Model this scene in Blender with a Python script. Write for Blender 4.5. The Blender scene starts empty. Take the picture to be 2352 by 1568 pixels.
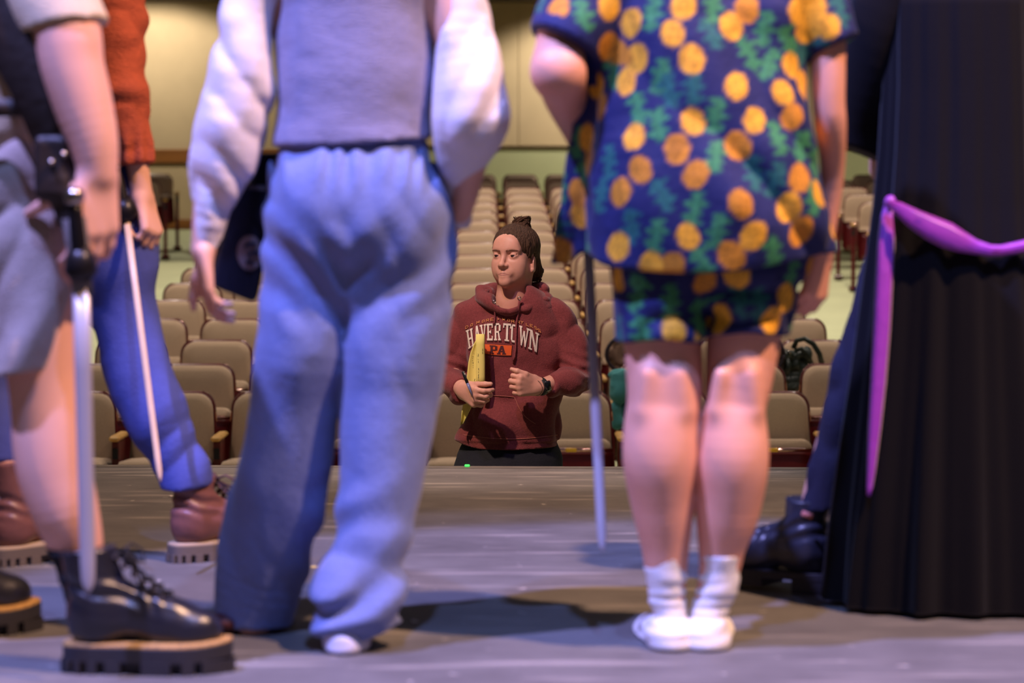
import bpy, math, random
import numpy as np
from mathutils import Vector, Matrix
from mathutils.bvhtree import BVHTree

C = bpy.context.scene.collection
rnd = random.Random(7)
PI = math.pi

# ------------------------------------------------------------------ camera
F = 5280.0                                   # focal length in pixels of the 2352 px wide frame
CAMZ, PITCH = 0.794, math.radians(2.863)
cam_d = bpy.data.cameras.new('camera')
cam = bpy.data.objects.new('camera', cam_d); C.objects.link(cam)
cam.location = (0, 0, CAMZ); cam.rotation_euler = (PI/2 - PITCH, 0, 0)
cam_d.sensor_width = 36.0; cam_d.lens = F/2352*36.0
cam_d.clip_end = 200
cam_d.dof.use_dof = True; cam_d.dof.focus_distance = 8.2; cam_d.dof.aperture_fstop = 3.0
bpy.context.scene.camera = cam

# ------------------------------------------------------------------ world, lights, exposure
sc = bpy.context.scene
sc.view_settings.view_transform = 'Standard'; sc.view_settings.look = 'None'
sc.view_settings.gamma = 1.0; sc.view_settings.use_curve_mapping = False
sc.view_settings.exposure = 0.28
try:
    sc.cycles.use_denoising = True
    sc.cycles.max_bounces = 6; sc.cycles.diffuse_bounces = 3; sc.cycles.glossy_bounces = 3
except Exception: pass
w = bpy.data.worlds.new('world'); sc.world = w; w.use_nodes = True
w.node_tree.nodes['Background'].inputs[0].default_value = (0.70, 0.66, 0.82, 1)
w.node_tree.nodes['Background'].inputs[1].default_value = 0.075

def light(kind, name, loc, target, col, power, size=0.1, cone=60, blend=0.2):
    d = bpy.data.lights.new(name, kind); d.color = col; d.energy = power
    if kind == 'SPOT':
        d.spot_size = math.radians(cone); d.spot_blend = blend; d.shadow_soft_size = size
    elif kind == 'AREA': d.size = size
    else: d.shadow_soft_size = size
    o = bpy.data.objects.new(name, d); C.objects.link(o); o.location = loc
    dv = Vector(target) - Vector(loc)
    o.rotation_euler = dv.to_track_quat('-Z', 'Y').to_euler()
    return o
BLUE, WARM, PINK = (0.30, 0.34, 1.0), (1.0, 0.60, 0.34), (0.95, 0.45, 0.80)
light('SPOT', 'stage_spot', (-2.6, 2.3, 6.4), (-0.05, 4.25, 0.5), (0.36, 0.36, 1.0), 3500, 0.07, 25, 0.15)
light('SPOT', 'stage_spot', (0.3, 1.2, 6.6), (0.1, 4.2, 0.5), (0.24, 0.36, 1.0), 1100, 0.08, 25, 0.15)
light('SPOT', 'stage_spot', (2.9, 2.3, 6.4), (0.1, 4.6, 0.4), (1.0, 0.58, 0.36), 2600, 0.07, 40, 0.3)
light('SPOT', 'house_spot', (-1.5, 3.5, 6.5), (0.0, 8.3, 0.4), (0.62, 0.42, 1.0), 420, 0.2, 22, 0.5)
light('SPOT', 'house_spot', (-2.2, 4.2, 5.5), (0.0, 8.3, 0.3), (1.0, 0.74, 0.58), 1350, 0.08, 26, 0.5)
for hx in (-3.3, 0.0, 3.3):
    for hy, hz, hp in ((10.4, 5.0, 130), (14.5, 5.4, 330), (19.0, 5.8, 360), (23.5, 6.2, 360)):
        light('SPOT', 'house_downlight', (hx, hy, hz), (hx*0.9, hy+1.0, 0), (1.0, 0.85, 0.72), hp*1.1, 0.07, 110, 0.6)
for wx, wp in ((-4.5, 110), (1.4, 210), (7.3, 160)):
    light('SPOT', 'wall_washer', (wx, 27.45, 3.52), (wx, 28.75, 1.0), (1.0, 0.92, 0.80), wp, 0.05, 134, 0.35)

def at(px, py, Y):
    """world point at depth Y (metres up the hall) seen at photo pixel (px, py)"""
    c, s = math.cos(PITCH), math.sin(PITCH)
    u, v = (px - 1176)/F, (784 - py)/F
    d = Vector((u, c + v*s, -s + v*c))
    return Vector((0, 0, CAMZ)) + d*(Y/d.y)

# ------------------------------------------------------------------ materials
def lin(c):
    return tuple((x/12.92 if x <= 0.04045 else ((x+0.055)/1.055)**2.4) for x in c)
def rgb(r, g, b): return lin((r/255, g/255, b/255))
_mats = {}
def mat(name, col, rough=0.8, bump=0.0, bscale=60.0, stretch=(1, 1, 1), var=0.0, vscale=8.0, metal=0.0,
        spec=0.4, sheen=0.0, sss=0.0, attr=None, coat=0.0, emit=0.0):
    if name in _mats: return _mats[name]
    m = bpy.data.materials.new(name); m.use_nodes = True; _mats[name] = m
    nt = m.node_tree; N = nt.nodes; L = nt.links
    b = N['Principled BSDF']
    b.inputs['Base Color'].default_value = (*col, 1); b.inputs['Roughness'].default_value = rough
    b.inputs['Metallic'].default_value = metal; b.inputs['Specular IOR Level'].default_value = spec
    if sheen: b.inputs['Sheen Weight'].default_value = sheen; b.inputs['Sheen Roughness'].default_value = 0.4
    if coat: b.inputs['Coat Weight'].default_value = coat; b.inputs['Coat Roughness'].default_value = 0.12
    if sss:
        b.inputs['Subsurface Weight'].default_value = sss
        b.inputs['Subsurface Radius'].default_value = (1.0, 0.35, 0.2); b.inputs['Subsurface Scale'].default_value = 0.012
    if emit:
        b.inputs['Emission Color'].default_value = (*col, 1); b.inputs['Emission Strength'].default_value = emit
    tc = N.new('ShaderNodeTexCoord'); mp = N.new('ShaderNodeMapping'); mp.inputs['Scale'].default_value = stretch
    L.new(tc.outputs['Object'], mp.inputs['Vector'])
    src = None
    if attr:
        a = N.new('ShaderNodeAttribute'); a.attribute_name = attr; src = a.outputs['Color']
    if var:
        n = N.new('ShaderNodeTexNoise'); n.inputs['Scale'].default_value = vscale; n.inputs['Detail'].default_value = 5
        L.new(mp.outputs[0], n.inputs['Vector'])
        r = N.new('ShaderNodeMapRange'); r.inputs['From Min'].default_value = 0.3; r.inputs['From Max'].default_value = 0.7
        r.inputs['To Min'].default_value = 1-var; r.inputs['To Max'].default_value = 1+var
        L.new(n.outputs['Fac'], r.inputs['Value'])
        mx = N.new('ShaderNodeMix'); mx.data_type = 'RGBA'; mx.blend_type = 'MULTIPLY'; mx.inputs['Factor'].default_value = 1
        if src: L.new(src, mx.inputs['A'])
        else: mx.inputs['A'].default_value = (*col, 1)
        L.new(r.outputs[0], mx.inputs['B']); src = mx.outputs['Result']
    if src: L.new(src, b.inputs['Base Color'])
    if bump:
        n = N.new('ShaderNodeTexNoise'); n.inputs['Scale'].default_value = bscale; n.inputs['Detail'].default_value = 4
        L.new(mp.outputs[0], n.inputs['Vector'])
        bp = N.new('ShaderNodeBump'); bp.inputs['Strength'].default_value = bump; bp.inputs['Distance'].default_value = 0.01
        L.new(n.outputs['Fac'], bp.inputs['Height']); L.new(bp.outputs[0], b.inputs['Normal'])
    return m

# ------------------------------------------------------------------ object helpers
def tag(o, label=None, cat=None, group=None, kind=None):
    if label: o['label'] = label
    if cat: o['category'] = cat
    if group: o['group'] = group
    if kind: o['kind'] = kind
    return o
def empty(name, loc, label, cat, group=None):
    o = bpy.data.objects.new(name, None); C.objects.link(o); o.location = loc; o.empty_display_size = 0.1
    return tag(o, label, cat, group)
def mesh_obj(name, verts, faces, m, parent=None, smooth=True):
    """one mesh object; verts in world space, re-based on the parent's location"""
    me = bpy.data.meshes.new(name)
    v = np.asarray([tuple(p) for p in verts] if not isinstance(verts, np.ndarray) else verts, dtype=np.float64)
    if parent is not None:
        q = parent; off = np.zeros(3)
        while q is not None: off += np.array(q.location); q = q.parent
        v = v - off
    if isinstance(faces, np.ndarray):
        nf, k = faces.shape
        me.vertices.add(len(v)); me.vertices.foreach_set('co', v.astype(np.float32).ravel())
        me.loops.add(nf*k); me.loops.foreach_set('vertex_index', faces.astype(np.int32).ravel())
        me.polygons.add(nf); me.polygons.foreach_set('loop_start', np.arange(0, nf*k, k, dtype=np.int32))
        me.update(calc_edges=True)
    else:
        me.from_pydata([tuple(p) for p in v], [], faces); me.update()
    me.validate()
    if m is not None: me.materials.append(m)
    if smooth: me.polygons.foreach_set('use_smooth', np.ones(len(me.polygons), dtype=bool))
    o = bpy.data.objects.new(name, me); C.objects.link(o)
    if parent is not None: o.parent = parent
    return o

class MB:
    """collects boxes, tubes, loops into one mesh"""
    def __init__(s): s.v = []; s.f = []
    def add(s, vs, fs):
        n = len(s.v); s.v += [Vector(p) for p in vs]; s.f += [tuple(i+n for i in f) for f in fs]; return s
    def box(s, c, size, R=None, bevel=0.0):
        hx, hy, hz = (x/2 for x in size); c = Vector(c)
        if bevel <= 0:
            vs = [Vector((x*hx, y*hy, z*hz)) for x in (-1, 1) for y in (-1, 1) for z in (-1, 1)]
            fs = [(0,1,3,2),(4,6,7,5),(0,4,5,1),(2,3,7,6),(0,2,6,4),(1,5,7,3)]
        else:
            b = min(bevel, hx*0.99, hy*0.99, hz*0.99); vs = []; rings = []
            for z, k in ((-hz, b), (-hz+b, 0), (hz-b, 0), (hz, b)):
                ring = []
                for sx, sy in ((1,1),(-1,1),(-1,-1),(1,-1)):
                    cx, cy = sx*(hx-b), sy*(hy-b)
                    e = b if k == 0 else 0.0
                    if sx*sy > 0: o1, o2 = (e*sx, 0), (0, e*sy)
                    else: o1, o2 = (0, e*sy), (e*sx, 0)
                    if k:
                        o1 = o2 = (0, 0)
                    ring += [len(vs), len(vs)+1]
                    vs += [Vector((cx+o1[0], cy+o1[1], z)), Vector((cx+o2[0], cy+o2[1], z))]
                rings.append(ring)
            fs = []
            for r0, r1 in zip(rings, rings[1:]):
                for i in range(8): fs.append((r0[i], r0[(i+1) % 8], r1[(i+1) % 8], r1[i]))
            fs.append(tuple(rings[0][::-1])); fs.append(tuple(rings[-1]))
        if R is not None: vs = [R @ p for p in vs]
        return s.add([p+c for p in vs], fs)
    def tube(s, pts, r, n=8, flat=None, cap=True):
        """tube along points; r number or list; flat=(axis, factor) squashes the section"""
        pts = [Vector(p) for p in pts]; rs = r if isinstance(r, (list, tuple)) else [r]*len(pts)
        base = len(s.v); up = None
        for i, p in enumerate(pts):
            t = (pts[min(i+1, len(pts)-1)] - pts[max(i-1, 0)]).normalized()
            if up is None:
                up = Vector((0, 0, 1)) if abs(t.z) < 0.9 else Vector((1, 0, 0))
                if flat is not None: up = Vector(flat[0])
            a = (up - t*up.dot(t)).normalized(); bb = t.cross(a); up = a
            fa = flat[1] if flat else 1.0
            for k in range(n):
                th = 2*PI*k/n; s.v.append(p + a*(math.cos(th)*rs[i]*fa) + bb*(math.sin(th)*rs[i]))
        for i in range(len(pts)-1):
            for k in range(n):
                a0 = base+i*n+k; a1 = base+i*n+(k+1) % n
                s.f.append((a0, a1, a1+n, a0+n))
        if cap:
            s.f.append(tuple(base+k for k in range(n))[::-1]); e = base+(len(pts)-1)*n
            s.f.append(tuple(e+k for k in range(n)))
        return s
    def rings(s, rings, cap0=True, cap1=True):
        base = len(s.v); n = len(rings[0])
        for r in rings: s.v += [Vector(p) for p in r]
        for i in range(len(rings)-1):
            for k in range(n):
                a0 = base+i*n+k; a1 = base+i*n+(k+1) % n
                s.f.append((a0, a1, a1+n, a0+n))
        if cap0: s.f.append(tuple(base+k for k in range(n))[::-1])
        if cap1:
            e = base+(len(rings)-1)*n; s.f.append(tuple(e+k for k in range(n)))
        return s
    def build(s, name, m, parent=None, smooth=True): return mesh_obj(name, s.v, s.f, m, parent, smooth)

# ------------------------------------------------------------------ solids from smooth-blended limbs (surface nets)
_T = np.random.RandomState(3).rand(32, 32, 32).astype(np.float32)
def vnoise(p):
    p = np.asarray(p, dtype=np.float32); i = np.floor(p).astype(np.int32); f = p - i; f = f*f*(3-2*f); i &= 31; j = (i+1) & 31
    x0, y0, z0 = i[..., 0], i[..., 1], i[..., 2]; x1, y1, z1 = j[..., 0], j[..., 1], j[..., 2]
    fx, fy, fz = f[..., 0], f[..., 1], f[..., 2]
    def L(a, b, t): return a + (b-a)*t
    return L(L(L(_T[x0,y0,z0], _T[x1,y0,z0], fx), L(_T[x0,y1,z0], _T[x1,y1,z0], fx), fy),
             L(L(_T[x0,y0,z1], _T[x1,y0,z1], fx), L(_T[x0,y1,z1], _T[x1,y1,z1], fx), fy), fz)

class SDF:
    def __init__(s, lo, hi, h):
        s.lo = np.array(lo, dtype=np.float32); s.h = h
        s.n = np.ceil((np.array(hi)-np.array(lo))/h).astype(int)+1
        s.ax = [(s.lo[i]+h*np.arange(s.n[i])).astype(np.float32) for i in range(3)]
        s.d = np.full(tuple(s.n), 0.5, dtype=np.float32)
    def like(s):
        o = SDF.__new__(SDF); o.lo, o.h, o.n, o.ax = s.lo, s.h, s.n, s.ax
        o.d = np.full(tuple(s.n), 0.5, dtype=np.float32); return o
    def _sl(s, lo, hi):
        a = np.clip(np.floor((np.array(lo)-s.lo)/s.h).astype(int), 0, s.n)
        b = np.clip(np.ceil((np.array(hi)-s.lo)/s.h).astype(int)+1, 0, s.n)
        return tuple(slice(x, y) for x, y in zip(a, b))
    def grid(s, sl):
        X, Y, Z = (s.ax[i][sl[i]] for i in range(3))
        return X[:, None, None], Y[None, :, None], Z[None, None, :]
    def _comb(s, sl, b, k, sub):
        a = s.d[sl]
        if sub: b = -b
        if k <= 0: r = np.maximum(a, b) if sub else np.minimum(a, b)
        else:
            h = np.maximum(k-np.abs(a-b), 0)/k
            r = (np.maximum(a, b)+h*h*k*0.25) if sub else (np.minimum(a, b)-h*h*k*0.25)
        s.d[sl] = r
    def cone(s, a, b, ra, rb, k=0.02, fl=None, sub=False):
        a, b = Vector(a), Vector(b)
        f = max(1.0, fl[1]) if fl else 1.0
        m = max(ra, rb)*f + k + 3*s.h + 0.02
        sl = s._sl([min(a[i], b[i])-m for i in range(3)], [max(a[i], b[i])+m for i in range(3)])
        X, Y, Z = s.grid(sl)
        if 0 in (X.size, Y.size, Z.size): return s
        ab = b-a; L2 = max(ab.length_squared, 1e-9)
        px, py, pz = X-a.x, Y-a.y, Z-a.z
        t = np.clip((px*ab.x+py*ab.y+pz*ab.z)/L2, 0, 1)
        qx, qy, qz = px-t*ab.x, py-t*ab.y, pz-t*ab.z
        if fl:
            n = Vector(fl[0]).normalized(); wn = (qx*n.x+qy*n.y+qz*n.z)*(1.0/fl[1]-1.0)
            qx, qy, qz = qx+n.x*wn, qy+n.y*wn, qz+n.z*wn
        dd = np.sqrt(qx*qx+qy*qy+qz*qz)-(ra+(rb-ra)*t)
        s._comb(sl, dd.astype(np.float32), k, sub); return s
    def chain(s, pts, k=0.02, fl=None):
        """pts: list of (point, radius); one smooth limb along a spline through them"""
        P = [Vector(p) for p, r in pts]; R = [r for p, r in pts]
        if len(P) > 2:
            Q, q = [], []; n = len(P)
            for i in range(n-1):
                p0, p1, p2, p3 = P[max(i-1, 0)], P[i], P[i+1], P[min(i+2, n-1)]; r0, r1, r2, r3 = R[max(i-1, 0)], R[i], R[i+1], R[min(i+2, n-1)]
                m = 4
                for j in range(m):
                    t = j/m; c = (-.5*t+t*t-.5*t**3, 1-2.5*t*t+1.5*t**3, .5*t+2*t*t-1.5*t**3, -.5*t*t+.5*t**3)
                    Q.append(p0*c[0]+p1*c[1]+p2*c[2]+p3*c[3]); q.append(r0*c[0]+r1*c[1]+r2*c[2]+r3*c[3])
            P, R = Q+[P[-1]], q+[R[-1]]
        f = max(1.0, fl[1]) if fl else 1.0
        m = max(R)*f+k+3*s.h+.02
        lo = [min(p[i] for p in P)-m for i in range(3)]; hi = [max(p[i] for p in P)+m for i in range(3)]
        sl = s._sl(lo, hi); sub = tuple(x.stop-x.start for x in sl)
        if 0 in sub or min(sub) < 0: return s
        o = SDF.__new__(SDF); o.h = s.h; o.n = np.array(sub); o.ax = [s.ax[i][sl[i]] for i in range(3)]
        o.lo = np.array([a[0] for a in o.ax], dtype=np.float32); o.d = np.full(sub, .5, dtype=np.float32)
        for a, b, ra, rb in zip(P, P[1:], R, R[1:]): o.cone(a, b, ra, rb, 0.0, fl)
        s._comb(sl, o.d, k, False); return s
    def ell(s, c, r, k=0.02, R=None, sub=False):
        c = Vector(c); m = max(r)+k+3*s.h
        sl = s._sl([c[i]-m for i in range(3)], [c[i]+m for i in range(3)])
        X, Y, Z = s.grid(sl)
        if 0 in (X.size, Y.size, Z.size): return s
        px, py, pz = X-c.x, Y-c.y, Z-c.z
        if R is not None:
            Ri = R.transposed()
            px, py, pz = [Ri[i][0]*px+Ri[i][1]*py+Ri[i][2]*pz for i in range(3)]
        k0 = np.sqrt((px/r[0])**2+(py/r[1])**2+(pz/r[2])**2)
        k1 = np.sqrt((px/r[0]**2)**2+(py/r[1]**2)**2+(pz/r[2]**2)**2)+1e-6
        s._comb(sl, (k0*(k0-1)/k1).astype(np.float32), k, sub); return s
    def box(s, c, half, r=0.005, k=0.005, R=None, sub=False):
        c = Vector(c); m = Vector(half).length+r+k+3*s.h
        sl = s._sl([c[i]-m for i in range(3)], [c[i]+m for i in range(3)])
        X, Y, Z = s.grid(sl)
        if 0 in (X.size, Y.size, Z.size): return s
        px, py, pz = X-c.x, Y-c.y, Z-c.z
        if R is not None:
            Ri = R.transposed()
            px, py, pz = [Ri[i][0]*px+Ri[i][1]*py+Ri[i][2]*pz for i in range(3)]
        q = [np.abs(p)-h+r for p, h in zip((px, py, pz), half)]
        dd = np.sqrt(sum(np.maximum(x, 0)**2 for x in q))+np.minimum(np.maximum(np.maximum(q[0], q[1]), q[2]), 0)-r
        s._comb(sl, dd.astype(np.float32), k, sub); return s
    def cut(s, fn, k=0.0):
        """keep where fn(x,y,z) < 0"""
        X, Y, Z = s.ax[0][:, None, None], s.ax[1][None, :, None], s.ax[2][None, None, :]
        s.d = np.maximum(s.d, (fn(X, Y, Z)+0*X+0*Y+0*Z).astype(np.float32)); return s
    def plane(s, p, n):
        p, n = Vector(p), Vector(n).normalized()
        return s.cut(lambda X, Y, Z: (X-p.x)*n.x+(Y-p.y)*n.y+(Z-p.z)*n.z)
    def union(s, o, k=0.0):
        s._comb((slice(None),)*3, o.d, k, False); return s
    def hollow(s, t): s.d = np.maximum(s.d, -(s.d+t)); return s
    def disp(s, fn, band=0.03):
        idx = np.nonzero(np.abs(s.d) < band)
        P = np.stack([s.ax[i][idx[i]] for i in range(3)], axis=-1)
        s.d[idx] += fn(P).astype(np.float32); return s
    def mesh(s):
        d = np.pad(s.d, 1, constant_values=0.5); S = d < 0
        c = [S[a:S.shape[0]-1+a, b:S.shape[1]-1+b, e:S.shape[2]-1+e] for a in (0, 1) for b in (0, 1) for e in (0, 1)]
        anyS = c[0].copy(); allS = c[0].copy()
        for q in c[1:]: anyS |= q; allS &= q
        act = anyS & ~allS
        idx = np.argwhere(act); M = len(idx)
        cid = np.full(act.shape, -1, dtype=np.int32); cid[tuple(idx.T)] = np.arange(M)
        pos = np.zeros((M, 3), dtype=np.float64); cnt = np.zeros(M)
        offs = np.array([(a, b, e) for a in (0, 1) for b in (0, 1) for e in (0, 1)])
        vals = [d[tuple((idx+o).T)] for o in offs]
        for i in range(8):
            for ax, bit in ((0, 4), (1, 2), (2, 1)):
                if i & bit: continue
                j = i | bit; a, b = vals[i], vals[j]; ch = (a < 0) != (b < 0)
                t = np.where(ch, a/np.where(ch, a-b, 1), 0)
                p = np.repeat(offs[i][None].astype(float), M, 0); p[:, ax] += t
                pos[ch] += p[ch]; cnt[ch] += 1
        pos = (pos/np.maximum(cnt, 1)[:, None]+idx-1)*s.h+s.lo
        faces = []
        for ax in range(3):
            sh = list(d.shape); sh[ax] -= 1
            A = S[tuple(slice(0, sh[i]) if i == ax else slice(0, d.shape[i]) for i in range(3))]
            B = S[tuple(slice(1, None) if i == ax else slice(0, d.shape[i]) for i in range(3))]
            e = np.argwhere(A != B); o1, o2 = [i for i in range(3) if i != ax]
            ok = (e[:, o1] > 0) & (e[:, o2] > 0) & (e[:, o1] < d.shape[o1]-1) & (e[:, o2] < d.shape[o2]-1)
            e = e[ok]; ins = A[tuple(e.T)]
            def cell(a, b):
                q = e.copy(); q[:, o1] -= a; q[:, o2] -= b; return cid[tuple(q.T)]
            q = np.stack([cell(1, 1), cell(0, 1), cell(0, 0), cell(1, 0)], axis=1)
            flip = ~ins if ax != 1 else ins
            q[flip] = q[flip][:, ::-1]; faces.append(q)
        return pos, np.concatenate(faces)
    def build(s, name, m, parent=None):
        v, f = s.mesh(); return mesh_obj(name, v, f, m, parent, True)

def bounds(pts, pad):
    a = np.array([tuple(p) for p in pts]); return a.min(0)-pad, a.max(0)+pad
# ================================================================== setting
FLOOR_Z = -0.93
ROW0, PITCHY, RISE, NROW = 12.05, 0.906, 0.0917, 17
def zfloor(Y): return FLOOR_Z + max(0.0, (Y-ROW0+0.4)/PITCHY*RISE - 0.04)

def stage_mat():
    m = mat('stage_paint', rgb(118, 110, 104), 0.62, bump=0.12, bscale=35, spec=0.35)
    nt = m.node_tree; N = nt.nodes; L = nt.links; b = N['Principled BSDF']
    tc = N.new('ShaderNodeTexCoord')
    mp = N.new('ShaderNodeMapping'); mp.inputs['Scale'].default_value = (1.6, 1.9, 1); L.new(tc.outputs['Object'], mp.inputs[0])
    n1 = N.new('ShaderNodeTexNoise'); n1.inputs['Scale'].default_value = 2.2; n1.inputs['Detail'].default_value = 8; n1.inputs['Roughness'].default_value = 0.65
    L.new(mp.outputs[0], n1.inputs['Vector'])
    r1 = N.new('ShaderNodeValToRGB'); r1.color_ramp.elements[0].position = 0.3; r1.color_ramp.elements[1].position = 0.75
    r1.color_ramp.elements[0].color = (*rgb(86, 85, 85), 1); r1.color_ramp.elements[1].color = (*rgb(112, 111, 110), 1)
    L.new(n1.outputs['Fac'], r1.inputs[0])
    # scuffs: thin pale scratches in two directions
    src = r1.outputs[0]
    for ang, sc_, seed in ((0.5, 1.6, 0.0), (-0.3, 1.3, 7.0), (1.1, 1.1, 13.0)):
        mp2 = N.new('ShaderNodeMapping'); mp2.inputs['Rotation'].default_value = (0, 0, ang); mp2.inputs['Scale'].default_value = (0.9*sc_, 6*sc_, 1)
        mp2.inputs['Location'].default_value = (seed, seed*0.3, 0)
        L.new(tc.outputs['Object'], mp2.inputs[0])
        n2 = N.new('ShaderNodeTexNoise'); n2.inputs['Scale'].default_value = 1.5; n2.inputs['Detail'].default_value = 2
        L.new(mp2.outputs[0], n2.inputs['Vector'])
        rr = N.new('ShaderNodeMapRange'); rr.inputs['From Min'].default_value = 0.62; rr.inputs['From Max'].default_value = 0.72
        rr.inputs['To Max'].default_value = 0.28; L.new(n2.outputs['Fac'], rr.inputs['Value'])
        mx = N.new('ShaderNodeMix'); mx.data_type = 'RGBA'; mx.inputs['B'].default_value = (*rgb(190, 184, 176), 1)
        L.new(rr.outputs[0], mx.inputs['Factor']); L.new(src, mx.inputs['A']); src = mx.outputs['Result']
    n3 = N.new('ShaderNodeTexNoise'); n3.inputs['Scale'].default_value = 26; n3.inputs['Detail'].default_value = 3
    L.new(tc.outputs['Object'], n3.inputs['Vector'])
    r3 = N.new('ShaderNodeMapRange'); r3.inputs['From Min'].default_value = 0.70; r3.inputs['From Max'].default_value = 0.74
    r3.inputs['To Max'].default_value = 0.55; L.new(n3.outputs['Fac'], r3.inputs['Value'])
    mx = N.new('ShaderNodeMix'); mx.data_type = 'RGBA'; mx.inputs['B'].default_value = (*rgb(205, 200, 192), 1)
    L.new(r3.outputs[0], mx.inputs['Factor']); L.new(src, mx.inputs['A'])
    L.new(mx.outputs['Result'], b.inputs['Base Color'])
    return m
YE = lambda X: 7.58 - 0.035*X
st = MB()
st.add([(-9, -4, 0), (9, -4, 0), (9, YE(9), 0), (-9, YE(-9), 0), (-9, -4, -.93), (9, -4, -.93), (9, YE(9)-.05, -.93), (-9, YE(-9)-.05, -.93)],
       [(0,1,2,3), (4,7,6,5), (0,4,5,1), (1,5,6,2), (2,6,7,3), (3,7,4,0)])
tag(st.build('floor', stage_mat(), smooth=False), kind='structure')
nb = MB(); nb.add([(-9, YE(-9)-.06, .001), (9, YE(9)-.06, .001), (9, YE(9)+.008, .001), (-9, YE(-9)+.008, .001),
        (-9, YE(-9)+.008, -.04), (9, YE(9)+.008, -.04)], [(0,1,2,3), (3,2,5,4)])
tag(nb.build('trim_1', mat('nosing', rgb(96, 92, 86), 0.6, var=0.2, vscale=14), smooth=False), kind='structure')

GREEN = mat('aisle_floor', rgb(190, 194, 152), 0.75, var=0.07, vscale=2.2, bump=0.05, bscale=40)
fl = MB(); ys = [7.4, 11.6] + [11.7+0.9*i for i in range(20)] + [28.9]
for i, y in enumerate(ys): fl.v += [Vector((-11, y, zfloor(y))), Vector((11, y, zfloor(y)))]
for i in range(len(ys)-1): fl.f.append((2*i, 2*i+1, 2*i+3, 2*i+2))
tag(fl.build('floor', GREEN, smooth=False), kind='structure')

YB = 28.75; ZB = zfloor(YB)
PANEL = mat('wall_fabric', rgb(206, 180, 140), 0.9, var=0.05, vscale=3, bump=0.1, bscale=200)
OAK = mat('oak_rail', rgb(148, 92, 38), 0.5, var=0.25, vscale=3, stretch=(0.4, 3, 9), bump=0.1, bscale=40)
wb = MB().box((0, YB+.1, ZB+1.7), (22, .2, 3.4))
backwall = tag(wb.build('wall_back', PANEL, smooth=False), kind='structure')
for i, x in enumerate([-10.9+1.22*k for k in range(18)]):       # stretched fabric panels with open joints
    p = MB().box((x+.61, YB-.012, ZB+1.93), (1.214, .03, 2.0), bevel=.004).build('panel', PANEL, backwall, smooth=False)
    q = MB().box((x+.61, YB-.012, ZB+.46), (1.214, .03, .70), bevel=.004).build('panel', PANEL, backwall, smooth=False)
tag(MB().box((-6.3, YB-.03, ZB+.905), (9.4, .07, .17), bevel=.008).build('trim_2', OAK, smooth=False), kind='structure')
tag(MB().box((-6.3, YB-.03, ZB+.06), (9.4, .06, .12), bevel=.006).build('baseboard_back', OAK, smooth=False), kind='structure')
# low pale green wall behind the last row of the middle block
LOWW = mat('low_wall_paint', rgb(204, 204, 156), 0.8, var=0.03, vscale=2)
tag(MB().box((4.7, 28.3, 1.32), (12.8, .14, .84+.0)).build('wall_low', LOWW, smooth=False), kind='structure')
tag(MB().box((4.7, 28.3, 1.765), (12.8, .18, .035), bevel=.006).build('trim_3', mat('dark_cap', rgb(74, 52, 22), 0.5), smooth=False), kind='structure')
tag(MB().box((0, 26.6, 3.62), (22, 4.6, .1)).build('ceiling', mat('soffit', rgb(62, 48, 34), 0.9), smooth=False), kind='structure')
tag(MB().box((-11.05, 18, 1.5), (.1, 23, 6.5)).build('wall_left', PANEL, smooth=False), kind='structure')
tag(MB().box((11.05, 18, 1.5), (.1, 23, 6.5)).build('wall_right', PANEL, smooth=False), kind='structure')

# ------------------------------------------------------------------ theatre seats
FAB = mat('seat_fabric', rgb(176, 150, 124), 0.95, var=0.10, vscale=220, bump=0.25, bscale=420, sheen=0.15)
SHELL = mat('seat_shell', rgb(92, 20, 24), 0.32, spec=0.45, coat=0.15)
CHROME = mat('seat_edge_trim', rgb(196, 150, 140), 0.13, metal=1.0)
WOOD = mat('armrest_wood', rgb(196, 150, 84), 0.4, var=0.2, vscale=6, stretch=(1, 6, 1))
DARK = mat('black_recess', rgb(26, 22, 22), 0.6)
PLATE = mat('number_plate_brass', rgb(220, 170, 50), 0.35, metal=0.3)

def back_outline(wt, wb_, z0, z1, r, n=6):
    pts = [(-wb_/2+.03, z0), (wb_/2-.03, z0), (wb_/2, z0+.03)]
    for i in range(n+1):
        a = (PI/2)*i/n; pts.append((wt/2-r+r*math.cos(a), z1-r+r*math.sin(a)))
    for i in range(n+1):
        a = PI/2+(PI/2)*i/n; pts.append((-wt/2+r+r*math.cos(a), z1-r+r*math.sin(a)))
    pts.append((-wb_/2, z0+.03))
    return pts
def pad(outline, prof, tilt=0.13, zc=0.62):
    """stack of inset outlines; prof = [(inset scale, y)]"""
    xs = [p[0] for p in outline]; zs = [p[1] for p in outline]; cz = (min(zs)+max(zs))/2; rings = []
    for sc_, y in prof:
        rings.append([Vector((x*sc_, y+(cz+(z-cz)*sc_-zc+.2)*tilt, cz+(z-cz)*sc_)) for x, z in outline])
    return rings
def rect_outline(w_, z0, z1, r, n=4):
    pts = []
    for sx, sz, a0 in ((1, -1, -PI/2), (1, 1, 0), (-1, 1, PI/2), (-1, -1, PI)):
        for i in range(n+1):
            a = a0+(PI/2)*i/n
            pts.append((sx*(w_/2-r)+r*math.cos(a), (z1-r if sz > 0 else z0+r)+r*math.sin(a)))
    return pts
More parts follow.
